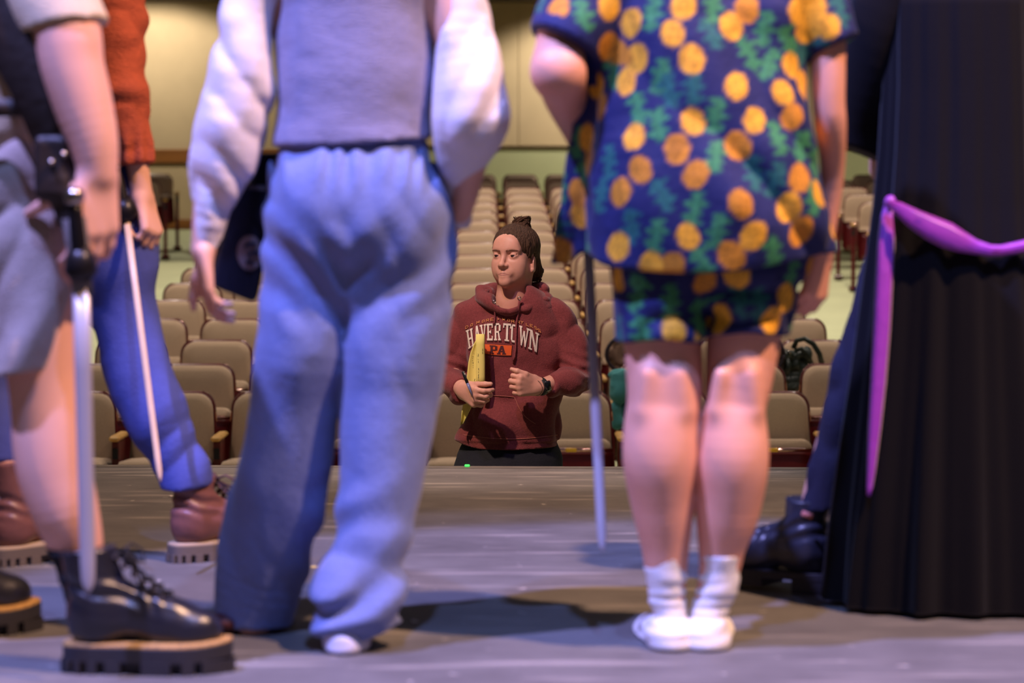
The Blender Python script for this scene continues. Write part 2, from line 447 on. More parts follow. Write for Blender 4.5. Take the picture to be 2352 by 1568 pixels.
def make_seat(folded=True, right_arm=False, plate=False):
    t = empty('theater_seat', (0, 0, 0), 'seat', 'seat')
    ol = back_outline(.42, .465, .30, .85, .085)
    o = MB().rings(pad(ol, [(.985, .0), (.985, -.018), (.955, -.034), (.86, -.046), (.6, -.054), (.25, -.057)]), False, True)
    o.build('backrest', FAB, t)
    ol2 = back_outline(.431, .476, .29, .856, .089)
    MB().rings(pad(ol2, [(.97, -.012), (1.0, -.006), (1.0, .016), (.97, .026), (.5, .032)]), False, True).build('back_shell', SHELL, t)
    for sx in (-1, 1):                       # bright metal corner trim that catches the house lights
        pts = []
        for i in range(7):
            a = (PI/2)*i/6*0.85; x = sx*(.2160-.089+.091*math.cos(a)); z = .856-.089+.091*math.sin(a)
            pts.append((x, -.004+(z-.42)*.13, z))
        pts.insert(0, (sx*.2235, -.004+(.70-.42)*.13, .70))
        MB().tube(pts, .0038, 6).build('edge_trim', CHROME, t)
    if folded:
        so = rect_outline(.43, .30, .615, .05)
        MB().rings(pad(so, [(.94, -.085), (1.0, -.095), (1.0, -.145), (.985, -.156), (.6, -.158)], .10, .45), True, True).build('seat_cushion', FAB, t)
        so2 = rect_outline(.44, .28, .575, .05)
        MB().rings(pad(so2, [(1.0, -.150), (1.0, -.168), (.97, -.178), (.5, -.188)], .10, .45), True, True).build('seat_pan', SHELL, t)
        MB().tube([(-.215, -.168, .565), (.215, -.168, .565)], .010, 8).build('pan_lip', CHROME, t)
        if plate: MB().box((.0, -.181, .567), (.058, .006, .020), bevel=.003).build('number_plate', PLATE, t)
    else:
        so = rect_outline(.44, -.50, -.02, .06)
        r = [[Vector((p.x, p.z, .44+p.y+(-p.z)*.05)) for p in ring] for ring in pad(so, [(.94, -.02), (1, -.0), (1, .05), (.95, .07), (.6, .078)], 0.0)]
        MB().rings(r).build('seat_cushion', FAB, t)
        r = [[Vector((p.x, p.z, .40+p.y+(-p.z)*.05)) for p in ring] for ring in pad(so, [(.9, -.02), (1, -.0), (1, .012), (.95, .02)], 0.0)]
        MB().rings(r).build('seat_pan', SHELL, t)
    for sx in ((-1, 1) if right_arm else (-1,)):
        x = sx*.26
        MB().box((x, -.14, .635), (.055, .33, .028), bevel=.010).build('armrest', WOOD, t, smooth=False)
        su = MB().box((x, -.16, .31), (.038, .20, .62), bevel=.006)
        su.box((x, -.14, .012), (.09, .34, .024), bevel=.005)
        s_ = su.build('support', SHELL, t, smooth=False)
        MB().box((x, -.263, .555), (.030, .008, .055)).build('bracket', DARK, s_, smooth=False)
    return t
def kids(o): return [c for c in C.objects if c.parent == o]
_protos = {}
def proto(key):
    if key not in _protos:
        t = make_seat(*key); ch = [(c, [g for g in C.objects if g.parent == c]) for c in C.objects if c.parent == t]
        _protos[key] = [t, ch, False]
    return _protos[key]
ORD = 'front second third fourth fifth sixth seventh eighth ninth tenth eleventh twelfth thirteenth fourteenth fifteenth sixteenth last'.split()
NTH = 'first second third fourth fifth sixth seventh eighth ninth tenth'.split()
def place_seat(key, loc, rz, sx, label, group):
    p = proto(key)
    if not p[2]: t = p[0]; p[2] = True
    else:
        t = p[0].copy(); C.objects.link(t)
        for c, gs in p[1]:
            d = c.copy(); C.objects.link(d); d.parent = t
            for g in gs: e = g.copy(); C.objects.link(e); e.parent = d
    t.location = loc; t.rotation_euler = (0, 0, rz); t.scale = (sx, 1, 1)
    t['label'] = label; t['group'] = group
    return t
for i in range(NROW):
    y = ROW0+PITCHY*i; z = FLOOR_Z+RISE*i; sp = .522-.0024*i
    for k in range(9):
        x = -2.565+(k+.5)*sp
        folded = not (i == 0 and k in (0, 1, 2, 4) or i == 2 and k > 5)
        st_ = 'beige seat' if folded else 'beige seat, cushion down,'
        place_seat((folded, k == 8, i < 2 and folded), (x, y, z), 0, sp/.522,
                   '%s in the %s row of middle block, %s from left end' % (st_, ORD[i], NTH[k]), 'seats of the middle block')
for i in range(10, NROW):
    for k in range(5):
        y = ROW0+PITCHY*i-.097*k; z = zfloor(y)+.005
        place_seat((True, k == 4, False), (3.66+.53*k-.02*(i-12), y, z), -.18, .96, 'beige seat in the %s row of the right block, %s from the aisle' % (ORD[i], NTH[k]), 'seats of the right block')
for i in range(13, NROW):
    for k in range(4):
        y = ROW0+PITCHY*i-.097*k; z = zfloor(y)+.005
        place_seat((True, k == 0, False), (-4.12-.53*k, y, z), .18, .96, 'beige seat in the %s row of the left block, %s from the aisle' % (ORD[i], NTH[k]), 'seats of the left block')
for key, p in _protos.items():
    if not p[2]:
        for c, gs in p[1]:
            for g in gs: bpy.data.objects.remove(g)
            bpy.data.objects.remove(c)
        bpy.data.objects.remove(p[0])
# ================================================================== people
SKIN = mat('skin', rgb(222, 170, 146), 0.5, var=0.05, vscale=14, spec=0.35)
SKIN2 = mat('skin_rosy', rgb(228, 164, 138), 0.5, var=0.06, vscale=14, spec=0.35)
UP = Vector((0, 0, 1)); XA = (1, 0, 0)

def rows(S, rs, Y, f=1.0, k=0.02):
    """tapered limb through photo rows (py, x_left, x_right[, depth offset]) at depth Y; f = width/depth of its section"""
    pts = []
    for r in rs:
        d = Y+(r[3] if len(r) > 3 else 0)
        c = at((r[1]+r[2])/2, r[0], d); hw = (at(r[2], r[0], d)-at(r[1], r[0], d)).x/2
        pts.append((c, hw/f))
    return S.chain(pts, k, (XA, f))
def fold(amp, sc_, seed=0.0, ridge=False, R=None):
    sc_ = np.array(sc_, dtype=np.float32)
    def fn(P):
        Q = P if R is None else P @ np.array(R, dtype=np.float32).T
        n = vnoise(Q*sc_+seed*3.7)
        if ridge: n = 1-np.abs(2*n-1)*2
        return amp*(n-0.5)*2
    return fn
def many(*fs): return lambda P: sum(f(P) for f in fs)
def combine(*ms):
    V = []; Fc = []; n = 0
    for v, f in ms: V.append(v); Fc.append(f+n); n += len(v)
    return np.concatenate(V), np.concatenate(Fc)

def hand(S, wrist, u, n, side=1, size=1.0, curl=(0.35, 0.5, 0.4), curls=None, thumb=(0.7, 0.55, 0.35), tb=0.25):
    """palm, four fingers of unequal length bent in three joints, and a thumb from the palm's side.
    u wrist->knuckles, n palm side, side=+1 puts the thumb towards n x u"""
    u = Vector(u).normalized(); n = Vector(n); n = (n-u*n.dot(u)).normalized(); wv = n.cross(u)*side; z = size
    wrist = Vector(wrist)
    lens = (.070, .080, .074, .058)
    for i in range(4):
        o = (.029-.0195*i)*z; kn = wrist+u*((.086, .090, .086, .078)[i]*z)+wv*o
        S.cone(wrist+wv*o*.55+u*.004, kn, .0155*z, .0115*z, .012)
        c = curls[i] if curls else curl; p = kn; a = 0.0; r = (.0098, .0100, .0095, .0085)[i]*z
        for j in range(3):
            a += c[j]; d = (u*math.cos(a)+n*math.sin(a)+wv*(.10-.07*i)*.5).normalized()
            q = p+d*lens[i]*(.46, .30, .24)[j]*z
            S.cone(p, q, r, r*.90, .004); p = q; r *= .90
    t0 = wrist+u*.022*z+wv*.026*z+n*.006*z; d = (u*thumb[0]+wv*thumb[1]+n*thumb[2]).normalized()
    t1 = t0+d*.046*z; d2 = (d+n*tb+u*.25).normalized(); t2 = t1+d2*.034*z; d3 = (d2+n*tb).normalized()
    S.cone(wrist+wv*.012*z, t0, .016*z, .016*z, .012); S.cone(t0, t1, .0145*z, .0112*z, .008)
    S.cone(t1, t2, .0110*z, .0098*z, .004); S.cone(t2, t2+d3*.022*z, .0098*z, .0075*z, .004)
    return S
def simple_head(S, c, yaw=PI):
    """plain adult head (out of frame) looking along +Y when yaw is pi"""
    c = Vector(c); R = Matrix.Rotation(yaw, 3, 'Z')
    q = lambda x, y, z: c+R @ Vector((x, y, z))
    S.ell(c+Vector((0, 0, .02)), (.074, .094, .108), .02, R); S.cone(q(0, -.04, -.045), q(0, -.062, -.085), .052, .034, .03)
    S.cone(q(0, -.096, .005), q(0, -.113, -.026), .010, .014, .012)
    for s_ in (-1, 1):
        S.ell(q(s_*.076, .012, -.012), (.012, .02, .03), .008, R); S.ell(q(s_*.032, -.092, .01), (.014, .01, .010), .008, R, sub=True)
    S.cone(q(-.02, -.092, -.052), q(.02, -.092, -.052), .007, .007, .006)
    S.cone(q(0, .01, -.06), q(0, .02, -.16), .055, .058, .03)
    return S
def hair_cap(c, yaw, m, parent, long=0.0):
    c = Vector(c); R = Matrix.Rotation(yaw, 3, 'Z'); lo, hi = bounds([c], .22+long); S = SDF(lo, hi, .008)
    S.ell(c+Vector((0, 0, .035))+R @ Vector((0, .012, 0)), (.084, .102, .110), .02, R)
    S.ell(c+R @ Vector((0, -.10, -.03)), (.075, .07, .10), .02, R, sub=True)
    if long: S.cone(c+R @ Vector((0, .07, 0)), c+R @ Vector((0, .09, -long)), .075, .05, .04)
    S.disp(fold(.006, (60, 60, 14), 2)); return S.build('hair', m, parent)
HAIR = mat('brown_hair', rgb(58, 40, 28), 0.55, var=0.25, vscale=30, stretch=(1, 1, .2))

# ------------------------------------------------------------------ standing actor in the pineapple print shirt and shorts
YD = 4.30
def D(px, py, dy=0.0): return at(px, py, YD+dy)
pD = empty('person', (D(1600, 1500).x, YD, 0), 'person in blue pineapple print shirt, matching shorts and white socks, seen from behind', 'person')
lo, hi = bounds([D(1190, -560), D(1960, 1530)], .04); lo[1], hi[1] = YD-.24, YD+.46; lo[2] = -.01
S = SDF(lo, hi, .0055)
L1 = S.like(); rows(L1, [(560, 1440, 1625, .02), (700, 1430, 1618, .02), (790, 1433, 1613, .015), (880, 1440, 1614, .0), (935, 1440, 1610, -.002), (985, 1434, 1602, -.012),
     (1050, 1433, 1597, -.018), (1110, 1440, 1596, -.008), (1180, 1455, 1592, .0), (1250, 1472, 1584, .008), (1310, 1482, 1578, .012), (1400, 1500, 1572, .015), (1455, 1500, 1576, .018)], YD, 1.0, .03)
for q in (-1, 1): L1.cone(D(1525+q*38, 860, -.062), D(1525+q*48, 940, -.055), .010, .012, .03)      # tendons behind the knee
L1.ell(D(1518, 1030, -.030), (.050, .035, .085), .04)
L2 = S.like(); rows(L2, [(560, 1640, 1810, .02), (700, 1630, 1805, .02), (780, 1622, 1792, .015), (880, 1620, 1772, .0), (935, 1618, 1758, -.002), (985, 1608, 1758, -.012),
     (1050, 1600, 1762, -.018), (1110, 1598, 1758, -.008), (1180, 1598, 1742, .0), (1250, 1603, 1714, .008), (1310, 1606, 1698, .012), (1400, 1592, 1668, .015), (1455, 1588, 1662, .018)], YD, 1.0, .03)
for q in (-1, 1): L2.cone(D(1690+q*36, 860, -.060), D(1688+q*46, 940, -.053), .010, .012, .03)
L2.ell(D(1685, 1035, -.030), (.048, .035, .085), .04)
for L_, ax_, tx, td in ((L1, 1537, 1500, .17), (L2, 1622, 1640, .18)):   # feet inside the socks
    L_.chain([(D(ax_, 1455, .02), .034), (D(ax_, 1475, .0), .030)], .02)
    L_.chain([(D(ax_, 1478, .03), .032), (D((ax_+tx)/2, 1462, td*.6), .034), (D(tx, 1440, td), .026)], .03)
S.union(L1); S.union(L2, .004)
rows(S, [(600, 1450, 1790, .03), (350, 1430, 1770, .03), (100, 1420, 1790, .03), (-40, 1430, 1780, .03)], YD, 1.6, .05)
S.cone(D(1600, -90, .03), D(1600, -210, .03), .06, .055, .05)
S.cone(D(1440, -120, .03), D(1770, -120, .03), .06, .06, .05)
simple_head(S, D(1600, -340, .03), PI)
# bent left arm: elbow towards the camera, forearm reaching forward to the sword
S.chain([(D(1400, -110, .03), .058), (D(1296, 60, .0), .045), (D(1282, 165, -.045), .045)], .02)
S.chain([(D(1282, 165, -.045), .045), (D(1302, 225, .05), .043), (D(1330, 300, .20), .032), (D(1345, 345, .27), .028)], .03)
hand(S, D(1345, 345, .27), (.10, .55, -1), (.8, -.3, -.1), side=1, size=.95, curl=(1.0, 1.2, .8))
# right arm hanging
S.chain([(D(1800, -110, .03), .054), (D(1890, 60, .01), .038), (D(1902, 150, .0), .0325), (D(1904, 235, .0), .0300), (D(1908, 290, .01), .0295), (D(1912, 400, .05), .0225), (D(1898, 520, .07), .0195), (D(1886, 568, .075), .021)], .03)
hand(S, D(1884, 575, .075), (-.12, .05, -1), (-.75, .6, .1), side=-1, size=1.0, curls=[(.55, .95, .7), (.6, 1.0, .7), (.65, 1.05, .7), (.7, 1.1, .7)], thumb=(.8, .25, .5))
S.build('body', SKIN2, pD)
hair_cap(D(1600, -340, .03), PI, HAIR, pD, .1)

# shirt
PRINT = mat('pineapple_print', rgb(24, 28, 84), 0.72, attr='print', bump=0.15, bscale=90, sheen=0.1)
lo, hi = bounds([D(1185, -260), D(2010, 690)], .03); lo[1], hi[1] = YD-.26, YD+.40
H = SDF(lo, hi, .0055)
rows(H, [(-60, 1400, 1800, .03), (60, 1372, 1848, .02), (180, 1360, 1860, .01), (300, 1350, 1870, .0), (420, 1342, 1890, .0), (520, 1340, 1905, .0), (640, 1338, 1908, .01)], YD, 1.62, .04)
H.cone(D(1430, -120, .03), D(1770, -120, .03), .078, .078, .06)
H.chain([(D(1385, 150, .06), .05), (D(1350, 330, .09), .034), (D(1318, 500, .12), .036), (D(1296, 640, .13), .034)], .05, (Vector((.75, .65, 0)), 1.2))   # open front swinging out
H.disp(many(fold(.012, (8, 6, 2.6), 1), fold(.008, (10, 7, 4), 5, True, Matrix.Rotation(.7, 3, 'Y')), fold(.003, (26, 20, 20), 9)), .05)
cx0, cx1 = D(1255, 600).x, D(1905, 570).x
z0, z1, zm = D(1255, 610).z, D(1905, 582).z, D(1620, 628).z
def hem(X, Y_, Z):
    t = np.clip((X-cx0)/(cx1-cx0), -.1, 1.1)
    zz = z0+(z1-z0)*t - 0.024*np.sin(np.clip((t-.15)/.8, 0, 1)*PI) + .02*np.exp(-((t-.14)/.04)**2)
    return zz-Z
H.cut(hem)
for a, ra, b, rb, e in (((1420, -120, .03), .088, (1284, 130, -.015), .080, (1285, 100, -.01)), ((1795, -120, .03), .078, (1928, 130, .005), .056, (1926, 103, .005))):
    W = H.like(); A_, B_ = D(*a), D(*b); W.cone(A_, B_, ra, rb, .03)
    W.disp(fold(.009, (14, 14, 14), 4), .04)
    nrm = (B_-A_).normalized(); W.plane(D(*e), nrm); H.union(W, .02)
H.hollow(.013)
v, f = H.mesh()
# shorts
lo, hi = bounds([D(1390, 520), D(1880, 800)], .03); lo[1], hi[1] = YD-.22, YD+.24
K = SDF(lo, hi, .0055)
rows(K, [(520, 1400, 1640, .02), (640, 1400, 1640, .015), (800, 1410, 1626, .015)], YD, .94, .03)
K2 = K.like(); rows(K2, [(520, 1620, 1862, .02), (640, 1618, 1838, .015), (800, 1614, 1794, .015)], YD, .94, .03)
rows(K2, [(520, 1460, 1800, .02), (630, 1480, 1770, .02)], YD, 1.4, .03)
K.union(K2, .012); K.disp(many(fold(.010, (12, 9, 5), 3), fold(.006, (20, 14, 16), 8, True)), .04)
zl, zr = D(1500, 781).z, D(1700, 766).z; xm = D(1615, 700).x
K.cut(lambda X, Y_, Z: np.where(X < xm, zl, zr)-.004*np.sin(X*40)-Z); K.hollow(.012)
v2, f2 = K.mesh()
Zm = lambda X, Y: (1180+X/1.96, Y/1.96)
FR = [(200,35),(527,103),(715,150),(765,25),(800,265),(555,262),(505,365),(980,118),(1050,40),(1250,295),(1005,385),(1215,415),(1255,525),(1085,540),(1302,388),(1010,655),(735,670),(805,550),(540,615),(570,765),(820,785),(480,865),(305,965),(290,870),(345,730),(333,620),(390,480),(370,385),(1290,800),(1240,930),(1025,915),(1295,1035),(1080,1062),(785,1065),(710,1200),(980,1150),(470,1110),(475,1250),(212,1130),(860,1270),(1000,1235),(1222,1340),(1155,1450),(720,1485),(940,1420),(1355,40),(1420,120),(1285,50),(1322,125),(1375,870),(1355,610),(430,1340),(620,1195),(430,30),(425,210)]
GR = [(120,20),(315,70),(625,60),(890,150),(1130,130),(1240,190),(1060,240),(1150,290),(660,345),(700,410),(810,390),(560,490),(650,560),(910,520),(910,700),(1190,620),(1290,660),(430,730),(390,880),(670,880),(1080,780),(1180,810),(1350,890),(1430,920),(815,940),(640,1060),(915,1040),(530,1020),(1170,1140),(850,1190),(1250,1240),(1110,1370),(560,1330),(710,1360),(830,1430),(190,1010),(220,840),(1350,740),(1020,1330),(480,1490),(575,1500),(290,640),(310,800),(1470,50),(1560,90),(900,30),(450,330),(1300,235)]
def normals(v, f):
    n = np.zeros_like(v); a = np.cross(v[f[:, 2]]-v[f[:, 0]], v[f[:, 3]]-v[f[:, 1]])
    for i in range(4): np.add.at(n, f[:, i], a)
    return n/np.maximum(np.linalg.norm(n, axis=1), 1e-9)[:, None]
NAVY = np.array(rgb(14, 25, 80)); YEL = np.array(rgb(246, 178, 40)); GRN = np.array(rgb(64, 150, 92)); TEAL = np.array(rgb(34, 112, 104)); OCH = np.array(rgb(214, 142, 30))
def paint(parts):
    """lay the printed fruit on the cloth: each motif sits on the surface in its own tangent frame"""
    rs = np.random.RandomState(11)
    tr = [BVHTree.FromPolygons(v.tolist(), f.tolist()) for v, f in parts]
    nn = [normals(v, f) for v, f in parts]; cols = [np.tile(NAVY, (len(v), 1)) for v, f in parts]
    o = Vector((0, 0, CAMZ)); anch = []
    for lst, kind in ((GR, 1), (FR, 0)):
        for X, Y in lst:
            d = (at(*Zm(X, Y), 4.3)-o).normalized(); best = None
            for i, t in enumerate(tr):
                h = t.ray_cast(o, d)
                if h[0] is not None and (best is None or h[3] < best[0]): best = (h[3], i, np.array(h[0]), np.array(h[1]))
            if best: anch.append((best[1], best[2], best[3], kind))
    have = {0: [a[1] for a in anch if a[0] == 0], 1: [a[1] for a in anch if a[0] == 1]}; extra = []
    for i, (v, f) in enumerate(parts):
        for q in rs.permutation(len(v))[:2500]:
            p, n = v[q], nn[i][q]
            if n[1] < -.15 and 1240 < 1176+p[0]/p[1]*F < 1940 and p[2] < D(0, 0).z: continue
            if have[i] and np.min(np.linalg.norm(np.array(have[i])-p, axis=1)) < .062: continue
            have[i].append(p); extra.append((i, p, n, len(extra) % 2))
    for i, p, n, kind in sorted(anch+extra, key=lambda a: -a[3]):
        v = parts[i][0]; dv = v-p; near = np.nonzero((np.abs(dv).max(1) < .05) & (nn[i] @ n > .1))[0]
        if not len(near): continue
        a = rs.uniform(-.6, .6); up = np.array([math.sin(a), 0, math.cos(a)]); up -= n*up.dot(n); up /= np.linalg.norm(up)+1e-9; rt = np.cross(n, up)
        u = dv[near] @ rt; w_ = dv[near] @ up
        if kind == 0:
            z = rs.uniform(.92, 1.1); e = (u/(.0222*z))**2+(w_/(.0272*z))**2
            m = np.clip((1.05-e)/.16, 0, 1); g = .82+.18*np.sign(np.sin((u+w_)*620)*np.sin((u-w_)*620)); c = (YEL if rs.rand() < .75 else OCH)[None]*g[:, None]
        else:
            ph = rs.uniform(0, 6); hw_ = (.0165+.006*np.sin(w_*330+ph)*np.sign(u)+.004*np.sin(w_*210-ph))*np.clip(1.25-np.abs(w_/.036)**3, 0, 1)
            m = np.clip((hw_-np.abs(u))/.005, 0, 1)*np.clip((.036-np.abs(w_))/.006, 0, 1); g = .72+.34*np.sin(u*420+w_*160+ph)*np.sin(w_*230); c = (GRN if rs.rand() < .6 else TEAL)[None]*g[:, None]
        cols[i][near] = cols[i][near]*(1-m[:, None])+c*m[:, None]
    return cols
c1, c2 = paint([(v, f), (v2, f2)])
e1, n1 = np.array(D(1285, 100, -.01)), np.array((D(1284, 130, -.015)-D(1420, -120, .03)).normalized())
band = ((v-e1) @ n1 > -.024) & (v[:, 0] < D(1372, 0).x) & (v[:, 2] > D(0, 200).z); c1[band] = NAVY*1.3
for nm, vv, ff, cc in (('shirt', v, f, c1), ('shorts', v2, f2, c2)):
    o = mesh_obj(nm, vv, ff, PRINT, pD)
    a = o.data.color_attributes.new('print', 'FLOAT_COLOR', 'POINT')
    a.data.foreach_set('color', np.concatenate([cc, np.ones((len(cc), 1))], 1).astype(np.float32).ravel())
# socks
SOCK = mat('white_sock', rgb(232, 228, 226), 0.9, bump=0.2, bscale=160, stretch=(3, 3, .4))
SOLE = mat('grey_sock_sole', rgb(150, 148, 152), 0.9)
for rs_, ax_, tx, td in (([(1283, 1477, 1580, .010), (1330, 1484, 1578, .012), (1400, 1500, 1574, .014), (1440, 1502, 1576, .018)], 1538, 1492, .18),
                         ([(1278, 1604, 1706, .010), (1330, 1604, 1700, .012), (1400, 1590, 1672, .014), (1440, 1588, 1664, .018)], 1622, 1645, .18)):
    lo, hi = bounds([D(ax_-110, 1260), D(ax_+110, 1530)], .03); lo[1], hi[1] = YD-.14, YD+.26; lo[2] = .001
    Q = SDF(lo, hi, .0045); rows(Q, [(1255,)+rs_[0][1:]]+rs_[1:], YD, .95, .02)
    Q.chain([(D(ax_, 1448, .02), .036), (D(ax_+2, 1474, -.012), .037)], .03)
    Q.chain([(D(ax_, 1470, .01), .039), (D((ax_+tx)/2, 1462, td*.55), .041), (D(tx, 1444, td), .034)], .03)
    Q.plane(D(0, rs_[0][0]-2, 0), (0, 0, 1))
    Q.disp(many(fold(.0045, (12, 12, 60), 6), fold(.003, (8, 8, 110), 2)), .03); Q.cut(lambda X, Y_, Z: .003-Z)
    so = Q.build('sock', SOCK, pD)

# ------------------------------------------------------------------ actor in vest, loose blouse and wide trousers
YC = 4.36
def E(px, py, dy=0.0): return at(px, py, YC+dy)
pC = empty('person', (E(800, 1450).x, YC, 0), 'person in grey blue vest, white blouse and wide blue trousers, seen from behind', 'person')
lo, hi = bounds([E(430, -560), E(1190, 1530)], .04); lo[1], hi[1] = YC-.26, YC+.40; lo[2] = -.01
S = SDF(lo, hi, .006)
rows(S, [(560, 700, 950, .02), (330, 670, 955, .02), (150, 660, 970, .02), (-40, 640, 990, .02)], YC, 1.6, .05)
for q, x0, x1, x2, d2, yy in ((-1, 735, 664, 585, .10, 1470), (1, 890, 890, 810, -.02, 1500)):
    S.chain([(E(x0, 560, .02), .060), (E(x1, 950, .02), .050), (E((x1+x2)/2, 1120, d2*.6), .052), (E(x2, 1400, d2), .036), (E(x2, 1425, d2), .034)], .03)
S.cone(E(815, -90, .02), E(815, -200, .02), .06, .055, .05); S.cone(E(650, -110, .02), E(980, -110, .02), .06, .06, .05)
simple_head(S, E(815, -345, .02), PI)
S.chain([(E(625, -110, .02), .055), (E(540, 200, .02), .036), (E(485, 430, .02), .030), (E(468, 570, .015), .024)], .03)
hand(S, E(466, 575, .01), (.10, .02, -1), (1, .25, 0), side=1, size=.95, curls=[(.15, .5, .4), (.25, .6, .4), (.3, .7, .4), (.4, .7, .4)], thumb=(.8, .1, -.5))
S.chain([(E(1010, -110, .02), .055), (E(1085, 240, -.02), .040), (E(1070, 420, .03), .030), (E(1045, 500, .08), .026)], .03)
hand(S, E(1040, 505, .09), (-.35, .5, -1), (-.8, .2, 0), side=-1, size=.9, curl=(.4, .5, .4))
bv, bf = S.mesh()
# bare right foot resting flat, left foot behind the hem
lo, hi = bounds([E(680, 1380), E(900, 1530)], .02); lo[1], hi[1] = YC-.20, YC+.20; lo[2] = 0.0
mesh_obj('body', bv, bf, SKIN, pC)
hair_cap(E(815, -345, .02), PI, HAIR, pC, .16)
TROU = mat('blue_linen', rgb(108, 121, 168), 0.85, bump=0.22, bscale=240, stretch=(1, 1, .35), var=0.05, vscale=120, sheen=0.15)
lo, hi = bounds([E(470, 300), E(1080, 1510)], .03); lo[1], hi[1] = YC-.24, YC+.36; lo[2] = .002
T = SDF(lo, hi, .006)
rows(T, [(318, 646, 976, .02), (350, 638, 984, .02), (390, 622, 1000, .02), (450, 614, 1018, .02), (520, 622, 1032, .02), (600, 640, 1010, .02)], YC, 1.55, .04)
A_ = T.like(); rows(A_, [(520, 622, 840, .02), (640, 603, 806, .01), (800, 585, 792, .0), (900, 571, 772, .02), (1000, 553, 762, .04), (1100, 530, 748, .06), (1200, 507, 730, .09), (1300, 492, 702, .11), (1400, 487, 664, .12), (1470, 487, 650, .12)], YC, 1.05, .05)
B_ = T.like(); rows(B_, [(520, 805, 1036, .02), (640, 797, 1042, .01), (800, 788, 1030, .0), (900, 786, 1010, .0), (1000, 784, 990, -.01), (1100, 780, 972, -.02), (1200, 768, 947, -.03), (1290, 752, 926, -.04), (1350, 716, 920, -.05), (1400, 706, 912, -.06), (1480, 722, 902, -.06)], YC, 1.05, .05)
A_.union(B_, .012); T.union(A_, .04)
T.ell(E(745, 480, -.070), (.075, .05, .09), .06); T.ell(E(895, 485, -.070), (.075, .05, .09), .06)
wz = E(0, 335, 0).z
def gather(P):
    g = np.clip((P[:, 2]-(wz-.10))/.06, 0, 1)*np.clip((wz+.0-P[:, 2])/.015, 0, 1)
    return .0045*g*np.sin(P[:, 0]*150+8*vnoise(P*np.array([14, 2, 3])))
def ankle(P):
    t = np.clip((.34-P[:, 2])/.22, 0, 1)*np.clip((P[:, 0]-E(680, 0).x)*40, 0, 1)
    Q = P[:, 2]*58-P[:, 0]*34+6*vnoise(P*np.array([9, 9, 9]))
    return .010*t*np.sin(Q)
def longf(P):
    t = np.clip((.80-P[:, 2])/.3, 0, 1)
    return .015*t*(vnoise((P+np.array([0, 0, 0]))*np.array([13, 10, 1.3])+4.0)-.5)*2
def creases(P):
    t = np.exp(-((P[:, 2]-.72)/.10)**2); s_ = np.abs(P[:, 0]-E(800, 0).x)
    return .004*t*np.sin(P[:, 2]*60-s_*60+6*vnoise(P*7))
T.disp(many(gather, ankle, longf, creases, fold(.0025, (9, 8, 3), 7), fold(.0012, (18, 10, 7), 12, True, Matrix.Rotation(.5, 3, 'Y')), fold(.0008, (40, 30, 30), 3)), .05)
T.cut(lambda X, Y_, Z: .004+np.where(X < E(690, 0).x, E(0, 1445, .1).z-.004-.05*np.clip((E(560, 0).x-X)*3, 0, 1)*0, E(0, 1478, -.06).z-.005)*0+np.where((X > E(690, 0).x), .012+.05*np.clip((X-E(820, 0).x)*8, 0, 1), .008)-Z)
T.build('trousers', TROU, pC)
VEST = mat('grey_vest_cloth', rgb(136, 134, 162), 0.9, bump=0.35, bscale=160, stretch=(.35, 1, 2.4), var=0.10, vscale=60)
lo, hi = bounds([E(590, -260), E(1040, 370)], .03); lo[1], hi[1] = YC-.22, YC+.26
V = SDF(lo, hi, .006)
rows(V, [(-60, 622, 1000, .02), (60, 626, 1000, .015), (160, 630, 1000, .01), (250, 630, 994, .01), (330, 622, 1000, .01), (390, 618, 1004, .01)], YC, 1.46, .04)
V.cone(E(690, -110, .02), E(940, -110, .02), .09, .09, .05)
V.disp(many(fold(.004, (4, 4, 4), 2), fold(.0025, (7, 6, 9), 6, True, Matrix.Rotation(-.7, 3, 'Y')), fold(.0012, (24, 20, 40), 3)), .05)
V.cut(lambda X, Y_, Z: (E(640, 338).z+(E(990, 318).z-E(640, 338).z)*np.clip((X-E(640, 0).x)/.28, 0, 1)-.006*np.sin(np.clip((X-E(640, 0).x)/.28, 0, 1)*PI))-Z)
for x in (1, -1):
    c_ = E(815+x*225, -40, .02); V.ell(c_, (.055, .13, .11), .02, sub=True)
V.hollow(.014); V.build('vest', VEST, pC)
BLOU = mat('white_blouse_cotton', rgb(226, 218, 222), 0.8, bump=0.12, bscale=120, sheen=0.15)
def sleeve(pts, seed, cuts):
    q = [E(*p[:3]) for p in pts]; lo, hi = bounds(q, .13); W = SDF(lo, hi, .0055)
    W.chain([(a, p[3]) for a, p in zip(q, pts)], .04)
    W.disp(many(fold(.006, (11, 9, 4), seed), fold(.0042, (18, 12, 6), seed+2, True, Matrix.Rotation(.55 if seed < 3 else -.5, 3, 'Y')), fold(.0022, (26, 22, 30), seed+4)), .06)
    for p, n in cuts: W.plane(E(*p), n)
    W.hollow(.014); return W.mesh()
m1 = sleeve([(640, -150, .02, .075), (578, 0, .0, .048), (558, 140, -.01, .054), (531, 280, .0, .068), (514, 360, .012, .066), (492, 450, .02, .047), (475, 560, .02, .027), (472, 590, .02, .026)], 1, [((474, 572, .02), (-.05, .1, -1))])
m2 = sleeve([(985, -150, .02, .075), (1058, 0, .0, .047), (1068, 120, -.01, .060), (1079, 215, -.02, .069), (1084, 280, -.02, .068), (1070, 350, .01, .052), (1060, 430, .05, .034), (1050, 520, .09, .026)], 5, [((1046, 512, .09), (-.3, .4, -1))])
lo, hi = bounds([E(580, -240), E(1060, 60)], .03); lo[1], hi[1] = YC-.2, YC+.24
W = SDF(lo, hi, .007); W.cone(E(660, -125, .02), E(970, -125, .02), .078, .078, .05); W.cone(E(815, -150, .02), E(815, -215, .02), .08, .07, .03)
